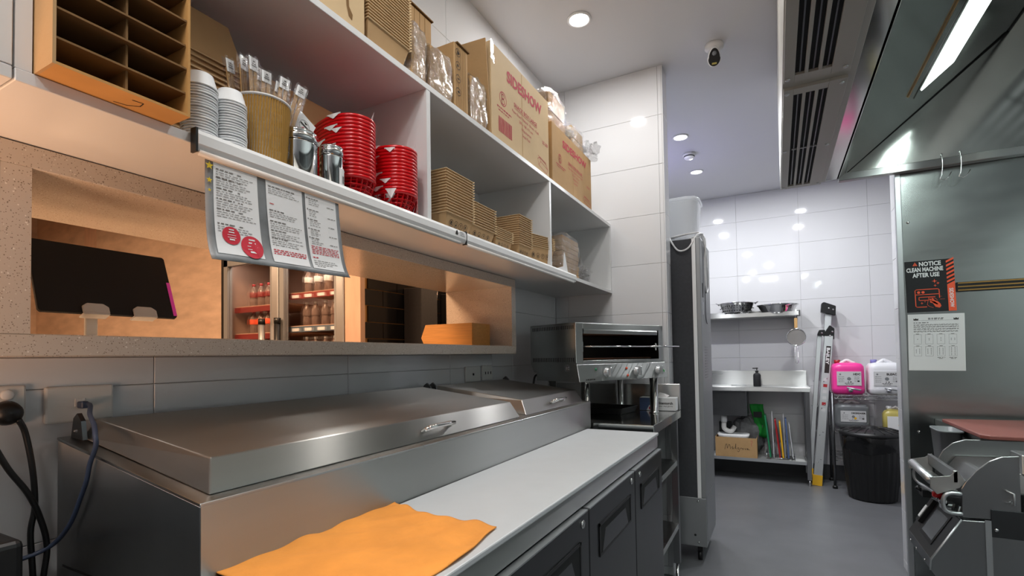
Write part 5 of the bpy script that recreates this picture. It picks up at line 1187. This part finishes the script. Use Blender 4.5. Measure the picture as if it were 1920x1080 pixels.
cb.box(x0, x1, y0, y0+.004, z0, z1); cb.box(x0, x1, y1-.004, y1, z0, z1); cb.box(x0, x0+.004, y0+.004, y1-.004, z0, z1); cb.box(x1-.004, x1, y0+.004, y1-.004, z0, z1); cb.box(x0+.004, x1-.004, y0+.004, y1-.004, z0, z0+.004); cb.obj('carton_body', 'carton', t)
g = MB(); O = Vector((x0, y0-.0008, z0)); W_ = []
pen = [[(.09, .075), (.10, .125), (.11, .128), (.115, .085), (.13, .125), (.14, .122), (.145, .08)], [(.155, .095), (.165, .105), (.162, .082), (.175, .085), (.178, .10)], [(.19, .085), (.197, .135), (.195, .09), (.205, .082)],
       [(.225, .098), (.212, .095), (.215, .083), (.227, .088), (.228, .062), (.218, .055), (.208, .066)], [(.24, .082), (.243, .098), (.252, .094)], [(.268, .094), (.258, .092), (.260, .082), (.272, .085)], [(.28, .094), (.286, .082), (.295, .095)], [(.30, .086), (.312, .090), (.305, .096), (.303, .083), (.325, .082)]]
for s_ in pen: line(g, O, Xv, Zv, s_, .0032)
g.obj('handwriting', 'bprint', t)
g = MB(); line(g, O, Xv, Zv, [(.335, .17), (.35, .175), (.350, .15)], .003); line(g, O, Xv, Zv, [(.34, .15), (.345, .12)], .003); g.obj('red_mark', 'print', t)
m = MB(); m.lathe([(.80, 0), (.92, .01), (1.0, .05), (.95, .055), (.8, .02), (0, .02)], (-.43, 5.79, .402), 24, sx=.155, sy=.085, sup=5); tag(m.obj('white_tray', 'white'), 'white plastic tray lying in the handwritten carton', 'tray')
t = thing('cloth_pile', 'grey crumpled cloth behind the handwritten carton', 'cloth', (-.35, 5.95, .227)); m = MB(); blob(m, (-.30, 5.95, .42), (.14, .07, .19), seed=8, amp=.35, p=3); m.obj('cloth', 'grey', t)
t = thing('green_bag', 'bright green bag hanging under the sink bench', 'bag', (-.2, 5.9, .5)); m = MB(); m.grid(lambda u, v: Vector((-.255+.13*u+.02*math.sin(5*v), 5.90+.012*math.sin(9*u+4*v), .46+.30*v-.06*u*(1-v))), 8, 10); so = m.obj('bag', 'bgreen', t); so.modifiers.new('s', 'SOLIDIFY').thickness = .004
m = MB(); m.box(-.24, -.16, 5.885, 5.89, .62, .68); m.obj('patch', 'black', t)
# board rack
t = thing('board_rack', 'wire rack for chopping boards on the shelf under the sink', 'rack', (0, 5.8, .227))
m = MB()
for y in (5.715, 5.87): m.tube([(-.12, y, .24), (.13, y, .24)], .004, 6)
for x in (-.12, .13): m.tube([(x, 5.715, .24), (x, 5.87, .24)], .004, 6)
for x in (-.10, -.045, .005, .055, .105):
    for y in (5.72, 5.865): m.tube([(x, y, .24), (x, y, .40)], .0028, 6)
for x in (-.12, .13): m.tube([(x, 5.715, .24), (x, 5.715, .29), (x, 5.87, .29), (x, 5.87, .24)], .0035, 6)
m.obj('wire_frame', 'chrome', t)
for i, (x, z1, mt, c_, ln) in enumerate(((-.085, .66, 'green', 'green', -.10), (.0, .62, 'redcap', 'red', -.10), (.028, .60, 'yelrub', 'yellow', -.07), (.075, .63, 'bboard', 'blue', -.05), (-.055, .70, 'whitej', 'white', -.02), (.045, .68, 'tub', 'clear', -.02), (.115, .58, 'whitej', 'thin white', -.09))):
    T = Matrix.Translation((x, 5.79, .245)) @ Matrix.Rotation(ln, 4, 'Y'); m = MB(T); w = .0075 if i < 4 else .003; m.box(-w, w, -.085, .085, 0, z1-.24); tag(m.obj('chopping_board', mt, bevel=.002), '%s chopping board standing in the wire rack under the sink' % c_, 'chopping board', 'coloured boards in the wire rack')
# ladder
t = thing('step_ladder', 'folded aluminium step ladder with black top leaning on the back wall', 'ladder', (.33, 5.85, 0))
LB = Vector((.30, 5.76, .0)); LT = Vector((.490, 5.95, 1.79)); ld = (LT-LB)
def rail(mb, a, b, w, dpt, m=0):
    d = (b-a).normalized(); s_ = Xv-d*d.dot(Xv); s_.normalize(); n_ = d.cross(s_); mb.prism([a-s_*w/2-n_*dpt/2, a+s_*w/2-n_*dpt/2, a+s_*w/2+n_*dpt/2, a-s_*w/2+n_*dpt/2], b-a, m)
m = MB(); rail(m, Vector((.317, 5.74, .05)), Vector((.465, 5.90, 1.50)), .075, .03); m.obj('front_rail', 'alu', t, bevel=.003)
m = MB(); rail(m, Vector((.262, 5.80, .12)), Vector((.385, 5.94, 1.48)), .040, .025); m.obj('rear_rail', 'alu', t, bevel=.003)
m = MB(); rail(m, Vector((.445, 5.92, 1.46)), Vector((.475, 5.96, 1.76)), .06, .025); m.obj('upper_rail', 'alu', t, bevel=.003)
m = MB(); rail(m, Vector((.310, 5.735, .0)), Vector((.319, 5.742, .10)), .082, .036); m.obj('foot', 'yelrub', t); m = MB(); rail(m, Vector((.256, 5.79, .06)), Vector((.264, 5.80, .15)), .044, .03); m.obj('foot', 'yelrub', t)
m = MB(); m.prism([(.40, 5.90, 1.70), (.525, 5.90, 1.66), (.53, 5.90, 1.755), (.43, 5.90, 1.80), (.41, 5.90, 1.79)], (0, .10, 0)); m.obj('top_cap', 'black', t, bevel=.005)
m = MB(); m.prism([(.41, 5.88, 1.46), (.505, 5.88, 1.42), (.51, 5.88, 1.53), (.47, 5.88, 1.565), (.43, 5.88, 1.50)], (0, .07, 0)); m.prism([(.36, 5.88, 1.47), (.43, 5.88, 1.46), (.43, 5.88, 1.52), (.38, 5.88, 1.52)], (0, .05, 0)); m.obj('hinge_bracket', 'black', t, bevel=.005)
for k, f in enumerate((.12, .30, .48, .66, .84)):
    a = Vector((.262, 5.80, .12)).lerp(Vector((.385, 5.94, 1.48)), f); b = Vector((.317, 5.74, .05)).lerp(Vector((.465, 5.90, 1.50)), f)
    m = MB(Matrix.Translation(b+Vector((-.014, -.017, 0))) @ Matrix.Rotation(PI/2, 4, 'X')); m.lathe([(.006, 0), (.005, .004), (0, .005)], n=8); m.lathe([(.006, 0), (.005, .004), (0, .005)], (.028, .03, 0), n=8); m.obj('rivet', 'chrome', t)
    m = MB(); m.box(a.x-.03, a.x+.04, a.y-.01, a.y+.03, a.z-.02, a.z-.005); m.obj('step', 'alu', t)
for (x, y, z) in ((.505, 5.898, 1.72), (.47, 5.898, 1.735), (.49, 5.878, 1.50), (.47, 5.878, 1.46), (.40, 5.878, 1.49)):
    m = MB(Matrix.Translation((x, y, z)) @ Matrix.Rotation(PI/2, 4, 'X')); m.lathe([(.009, 0), (.008, .003), (0, .004)], n=10); m.obj('bolt', 'chrome', t)
ldir = (Vector((.465, 5.90, 1.50))-Vector((.317, 5.74, .05))).normalized(); sdir = (Xv-ldir*ldir.dot(Xv)).normalized(); O = Vector((.317, 5.74, .05))+(ldir)*1.05+ldir.cross(sdir)*0; nn = ldir.cross(sdir); nn = -nn if nn.y > 0 else nn; O = O+nn*.0158
m = MB(); m.poly(O, sdir, ldir, [(-.015, 0), (.025, 0), (.025, .27), (-.015, .27)], 0); m.text('BAILEY', O+nn*.0008-sdir*.008+ldir*.255, -ldir, sdir, .036, 1, bold=.03, sx=1.5)
for k, c_ in enumerate((0, 2, 0, 0, 2, 0)): m.poly(O, sdir, ldir, [(-.016, -.08-.06*k), (.018, -.08-.06*k), (.018, -.05-.06*k), (-.016, -.05-.06*k)], 2 if c_ else 3)
m.obj('sticker', ['bprint', 'paper', 'redcap', 'label'], t)
# wire rack
t = thing('wire_shelving', 'chrome wire shelving unit behind the black bin', 'shelf', (.75, 5.8, 0))
RX0, RX1, RY0, RY1 = .455, 1.13, 5.67, 6.02
for (x, y) in ((RX0, RY0), (RX1, RY0), (RX0, RY1), (RX1, RY1)):
    lg = MB().cyl((x, y, .03), (x, y, .905), .0125, n=12).obj('post', 'dsteel', t); MB().lathe([(.022, 0), (.022, .02), (.014, .03)], (x, y, 0), 12).obj('foot', 'black', lg)
for z in (.885, .56, .30):
    m = MB()
    for y in (RY0, RY1):
        m.tube([(RX0, y, z), (RX1, y, z)], .0035, 6); m.tube([(RX0, y, z-.032), (RX1, y, z-.032)], .0035, 6); n_ = 22
        m.tube([(RX0+(RX1-RX0)*k/n_, y, z-(.032 if k % 2 else 0)) for k in range(n_+1)], .0025, 5)
    for x in (RX0, RX1): m.tube([(x, RY0, z), (x, RY1, z)], .0035, 6); m.tube([(x, RY0, z-.032), (x, RY1, z-.032)], .0035, 6)
    for k in range(18): x = RX0+(RX1-RX0)*(k+.5)/18; m.tube([(x, RY0, z+.003), (x, RY1, z+.003)], .0018, 5)
    m.obj('wire_shelf', 'chrome', t)
def jug(lab, x, y, z, w, d, h, mt, cap, top, ttl, extra=None, tap=True):
    t = thing('chemical_drum', lab, 'jug', (x, y, z), 'cleaning chemical drums on the wire shelving')
    MB().lathe([(.84, 0), (.97, .018), (1, .05), (1, .055), (.985, .07), (.985, h*.80), (.97, h*.88), (.84, h*.965), (.55, h), (0, h)], (x, y, z+.004), 32, sx=w/2, sy=d/2, sup=7).obj('body', mt, t)
    m = MB(); m.tube(smoothpts([(x-.055, y-.02, z+h*.985), (x-.03, y-.02, z+h+.010), (x, y-.02, z+h+.026), (x+.03, y-.02, z+h+.010), (x+.06, y-.02, z+h*.985)]), [.016]*6*2+[.014]+[.016]*6*2, 10); m.obj('handle', top, t)
    MB().lathe([(.026, 0), (.026, .035), (0, .035)], (x-.075, y+.02, z+h*.985), 16).obj('cap', cap, t)
    O = Vector((x-w*.36, y-d/2-.0022, z+h*.30)); lw, lh = w*.74, h*.44
    m = MB(); m.box(O.x, O.x+lw, O.y, O.y+.006, O.z, O.z+lh); m.obj('label_sheet', 'label', t)
    m = MB(); O = O-Yv*.0006; m.text(ttl, O+Xv*lw*.97+Zv*lh*.74, Xv, Zv, lh*.20, 0, bold=.04, align='RIGHT')
    for k in range(4): dashes(m, O, Xv, Zv, lw*.06, lw*.30, lh*(.62-.12*k), lh*.02); dashes(m, O, Xv, Zv, lw*.72, lw*.93, lh*(.60-.10*k), lh*.02)
    m.ring(O, Xv, Zv, lw*.50, lh*.48, lh*.12, lh*.12, 1); dashes(m, O, Xv, Zv, lw*.32, lw*.70, lh*.14, lh*.035); dashes(m, O, Xv, Zv, lw*.36, lw*.66, lh*.07, lh*.025); m.disc(O, Xv, Zv, lw*.47, lh*.26, lh*.035, n=6); m.disc(O, Xv, Zv, lw*.57, lh*.26, lh*.045, n=6)
    m.disc(O, Xv, Zv, lw*.14, lh*.80, lh*.06, 1, n=8); m.rect(O, Xv, Zv, lw*.84, lw*.92, lh*.26, lh*.36)
    if extra: m.disc(O-Yv*.0004, Xv, Zv, lw*.58, lh*.34, lh*.10, 2)
    m.obj('print', ['bprint', 'greyj', 'yelrub'], t)
    if tap:
        m = MB(); m.cyl((x+.01, y-d/2-.035, z+.045), (x+.01, y-d/2+.02, z+.055), .018, n=12); m.tube([(x-.02, y-d/2-.03, z+.07), (x+.09, y-d/2-.04, z+.05)], .009, 8); m.obj('tap', 'alu', t)
jug('pink HDC detergent drum on the upper wire shelf', .592, 5.80, .888, .262, .24, .30, 'pinkj', 'redcap', 'tissue', 'HDC')
jug('white bleach drum with violet cap on the upper wire shelf', .883, 5.80, .888, .270, .24, .30, 'whitej', 'violet', 'whitej', 'BLEACH')
jug('grey chemical drum with white top on the lower wire shelf', .618, 5.82, .563, .272, .24, .235, 'greyj', 'offwhite', 'tissue', 'DEGREASER', True, False)
t = thing('oil_bottle', 'yellow liquid bottle with white cap on the lower wire shelf', 'bottle', (.93, 5.74, .563), None)
MB().lathe([(.9, 0), (1, .01), (1, .15), (.8, .18), (.3, .195)], (.93, 5.74, .567), 24, sx=.08, sy=.06, sup=4).obj('body', 'yelj', t); MB().lathe([(.022, .19), (.022, .222), (0, .222)], (.90, 5.74, .567), 14).obj('cap', 'white', t); MB().tube([(.92, 5.74, .765), (.95, 5.74, .785), (.99, 5.74, .76), (1.0, 5.74, .72)], .011, 8).obj('handle', 'tissue', t)
m = MB(); m.box(.878, .985, 5.677, 5.681, .575, .70); m.disc((0, 5.676, 0), Xv, Zv, .975, .62, .018, 1); m.obj('label_sheet', ['paper', 'yelrub'], t)
# bin
bx, by = .712, 5.42
t = thing('rubbish_bin', 'black round rubbish bin with a ribbed lid and black liner', 'bin', (bx, by, 0))
m = MB(); n_ = 96; vs = []; prof = [(.165, 0), (.175, .01), (.205, .30), (.215, .50), (.222, .52), (.222, .555)]
for (r_, z) in prof:
    for j in range(n_): a = 2*PI*j/n_; q = r_+(.004 if (j//2) % 2 and .005 < z < .51 else 0); vs.append((bx+q*math.cos(a), by+q*math.sin(a), z))
m.add(vs, [(i*n_+j, i*n_+(j+1) % n_, (i+1)*n_+(j+1) % n_, (i+1)*n_+j) for i in range(5) for j in range(n_)]+[tuple(range(n_-1, -1, -1))]); m.obj('body', 'black', t)
m = MB(); k = 40; vs = []
for i, (r_, z) in enumerate(((.228, .565), (.234, .55), (.230, .50), (.222, .45), (.2165, .425))):
    for j in range(k): a = 2*PI*j/k; q = r_+.005*math.sin(5*a+i)+.004*math.sin(11*a+2*i); vs.append((bx+q*math.cos(a), by+q*math.sin(a), z+.012*math.sin(3*a+i)*(i > 2)))
m.add(vs, [(i*k+j, (i+1)*k+j, (i+1)*k+(j+1) % k, i*k+(j+1) % k) for i in range(4) for j in range(k)], 0, True); m.obj('liner', 'bag', t)
MB().lathe([(.236, .560), (.240, .565), (.240, .582), (.225, .596), (.16, .615), (.06, .622), (.055, .635), (0, .637)], (bx, by, 0), 40).obj('lid', 'black', t)
for k in range(20):
    a = 2*PI*k/20; c_, s_ = math.cos(a), math.sin(a); m = MB(); m.tube([(bx+.075*c_, by+.075*s_, .622), (bx+.16*c_, by+.16*s_, .617), (bx+.226*c_, by+.226*s_, .597)], .0045, 5); m.obj('lid_rib', 'black', t)
# ================================================================== COOKING LINE (right)
t = thing('cooking_bench', 'stainless bench under the hood holding the maroon board', 'table', (1.2, 3.2, 0))
MB().box(.775, 1.95, 2.90, 3.61, .88, .915).obj('bench_top', 'steel', t, bevel=.002)
MB().box(.80, 1.93, 2.94, 3.58, .15, .88).obj('cabinet', 'dsteel', t)
for (x, y) in ((.83, 2.97), (.83, 3.55)): MB().cyl((x, y, 0), (x, y, .15), .02, n=12).obj('leg', 'chrome', t)
m = MB(); m.prism([(.768, 3.44, .9155), (.765, 2.86, .9155), (.79, 2.83, .9155), (1.5, 2.79, .9155), (1.5, 3.55, .9155)], (0, 0, .018)); tag(m.obj('chopping_board', 'maroon', bevel=.004, seg=2), 'large maroon chopping board on the bench under the hood', 'chopping board')
t = thing('waste_bucket', 'small grey plastic bin hanging at the end of the maroon board bench', 'bucket', (.735, 3.2, .75))
m = MB(); m.lathe([(.76, 0), (.80, .004), (.97, .14), (1.04, .142), (1.04, .150), (.93, .148), (.74, .01), (0, .01)], (.722, 3.17, .765), 24, sx=.048, sy=.10, sup=6); m.obj('bucket', 'greyj', t)
# clamshell grill
t = thing('clam_grill', 'stainless clamshell grill with control screen and tubular handles at right', 'grill', (.9, 2.7, 0)); CG = t
YN, YF = 2.50, 2.87
def plateY(pts, y, th, mt, name, bev=.0015): m = MB(); m.prism([(x, y, z) for x, z in pts], (0, th, 0)); return m.obj(name, mt, CG, bevel=bev)
guard = [(.608, .662), (.609, .770), (.622, .797), (.653, .840), (.692, .880), (.73, .900), (.775, .905), (.775, .69), (.70, .664)]
plateY(guard, YN, .008, 'steelz', 'splash_guard'); plateY([(.608, .70), (.615, .80), (.64, .853), (.674, .888), (.72, .907), (1.3, .915), (1.3, .70)], YF, .008, 'steelz', 'splash_guard')
m = MB(); m.prism([(.63, YN+.01, .76), (.68, YN+.01, .835), (.80, YN+.01, .84), (1.25, YN+.01, .85), (1.25, YN+.01, .76)], (0, YF-YN-.02, 0)); m.obj('platen', 'steel', CG, bevel=.008, seg=2)
m = MB(); m.prism([(.606, YN, .650), (.508, YN, .484), (.507, YN, .445), (.60, YN, .30), (.60, YN, .10), (1.3, YN, .10), (1.3, YN, .70), (.775, YN, .70), (.70, YN, .655)], (0, YF-YN, 0)); m.obj('body', 'steelz', CG, bevel=.002)
m = MB(); m.tube([(.606, YN+.001, .652), (.508, YN+.001, .485), (.507, YN+.001, .445)], .004, 6); m.obj('edge_trim', 'alu', CG)
cn = Vector((-.166, 0, .098)).normalized()
def cp(a, y, d=0): return Vector((.508, 0, .484)).lerp(Vector((.606, 0, .650)), a)+Yv*y+cn*d
def cplate(a0, a1, y0, y1, d0, d1, mt, name, par=None): m = MB(); m.prism([cp(a0, y0, d0), cp(a1, y0, d0), cp(a1, y1, d0), cp(a0, y1, d0)], cn*(d1-d0)); return m.obj(name, mt, par or CG, bevel=.001)
pnl = cplate(.02, .98, YN+.006, YF-.004, .0005, .003, 'door', 'control_panel')
cplate(.20, .92, YN+.075, YN+.255, .003, .006, 'black', 'screen_bezel', pnl); cplate(.28, .84, YN+.09, YN+.240, .006, .0065, 'screen', 'screen', pnl)
cplate(.35, .95, YN+.285, YN+.325, .003, .02, 'black', 'switch_block', pnl); cplate(.45, .75, YN+.292, YN+.316, .02, .024, 'white', 'switch', pnl)
for a in (.1, .55, .9):
    m = MB(Matrix.Translation(Vector((.505, YN+.05+.3*a, .455))) @ Matrix.Rotation(-PI/2, 4, 'Y')); m.lathe([(.006, 0), (.005, .003), (0, .004)], n=8); m.obj('screw', 'chrome', CG)
# trough and front bar
m = MB(); m.tube([(.519, YN+.004, .792), (.529, YF, .792)], .016, 16); m.obj('front_bar', 'alu', CG)
m = MB(); m.prism([(.515, YN, .805), (.575, YN, .815), (.598, YN, .838), (.622, YN, .800), (.604, YN, .772), (.535, YN, .740), (.515, YN, .765)], (0, .006, 0)); m.obj('trough_end', 'steel', CG, bevel=.001)
m = MB(); m.prism([(.585, YN, .79), (.585, YN, .836), (.60, YN, .836), (.60, YN, .79)], (0, YF-YN, 0)); m.prism([(.530, YN+.006, .770), (.60, YN+.006, .760), (.60, YN+.006, .756), (.530, YN+.006, .764)], (0, YF-YN-.01, 0)); m.obj('trough', 'steel', CG, bevel=.002)
m = MB(); m.prism([(.515, YF-.006, .805), (.575, YF-.006, .82), (.6, YF-.006, .838), (.6, YF-.006, .76), (.515, YF-.006, .765)], (0, .006, 0)); m.obj('trough_end', 'steel', CG)
def hand(y, s=1): 
    m = MB(); m.tube(smoothpts([(.606, y, .752), (.575, y, .752), (.557, y, .742), (.550, y, .722), (.550, y, .702), (.556, y, .685), (.575, y, .677), (.606, y, .677)], 4), .0075, 10); m.obj('handle', 'alu', CG)
hand(YN-.012); 
m = MB(); m.tube(smoothpts([(.535, YF-.05, .79), (.527, YF-.05, .765), (.527, YF-.05, .735), (.540, YF-.07, .715), (.552, YF-.16, .714), (.56, YN+.12, .716)], 4), .007, 10); m.obj('handle', 'alu', CG)
m = MB(Matrix.Translation((.553, YN+.08, .722)) @ Matrix.Rotation(PI/2, 4, 'Y')); m.lathe([(.010, -.016), (.014, -.010), (.014, .010), (.010, .016), (0, .018)], n=12); m.obj('red_knob', 'red', CG)
m = MB(); m.cyl((.565, YN+.04, .70), (.565, YN+.09, .70), .014, n=12); m.box(.555, .60, YN+.04, YN+.075, .675, .70); m.obj('latch', 'chrome', CG, bevel=.002)
m = MB(); m.tube([(.605, YN+.01, .70), (.595, YN+.01, .66), (.61, YN+.01, .65)], .006, 8); m.obj('link', 'dsteel', CG)
m = MB(); m.box(.545, .575, YF-.09, YF-.02, .66, .69); m.tube([(.55, YF-.055, .68), (.53, YF-.06, .695)], .009, 8); m.obj('cable_gland', 'black', CG)
MB().box(.780, 1.3, YN-.01, YN+.10, .84, .912).obj('arm_housing', 'steel', CG, bevel=.003)
MB().box(.690, 1.2, YN-.004, YN, .60, .702).obj('access_panel', 'door', CG, bevel=.001)
m = MB(); m.tube([(.735, YN-.006, .775), (.750, YN-.02, .77), (.752, YN-.02, .73), (.747, YN-.006, .727)], .004, 8); m.obj('small_handle', 'alu', CG)
m = MB(Matrix.Translation((.703, YN-.004, .628)) @ Matrix.Rotation(PI/2, 4, 'X')); m.lathe([(.007, 0), (.006, .004), (0, .005)], n=10); m.obj('screw', 'chrome', CG)
MB().box(.672, .690, YN-.003, YN, .30, .66).obj('door_edge', 'alu', CG)
for o in bpy.data.objects:
    if o.name.split('.')[0] in ('print', 'orange_print', 'white_lettering', 'icons', 'emblem', 'sticker', 'handwriting', 'crease', 'paper_liner') and o.parent: o['kind'] = 'stuff'
for o in bpy.data.objects:
    if o.type == 'MESH' and o.parent is None and 'category' not in o and 'kind' not in o: print('UNTAGGED', o.name)
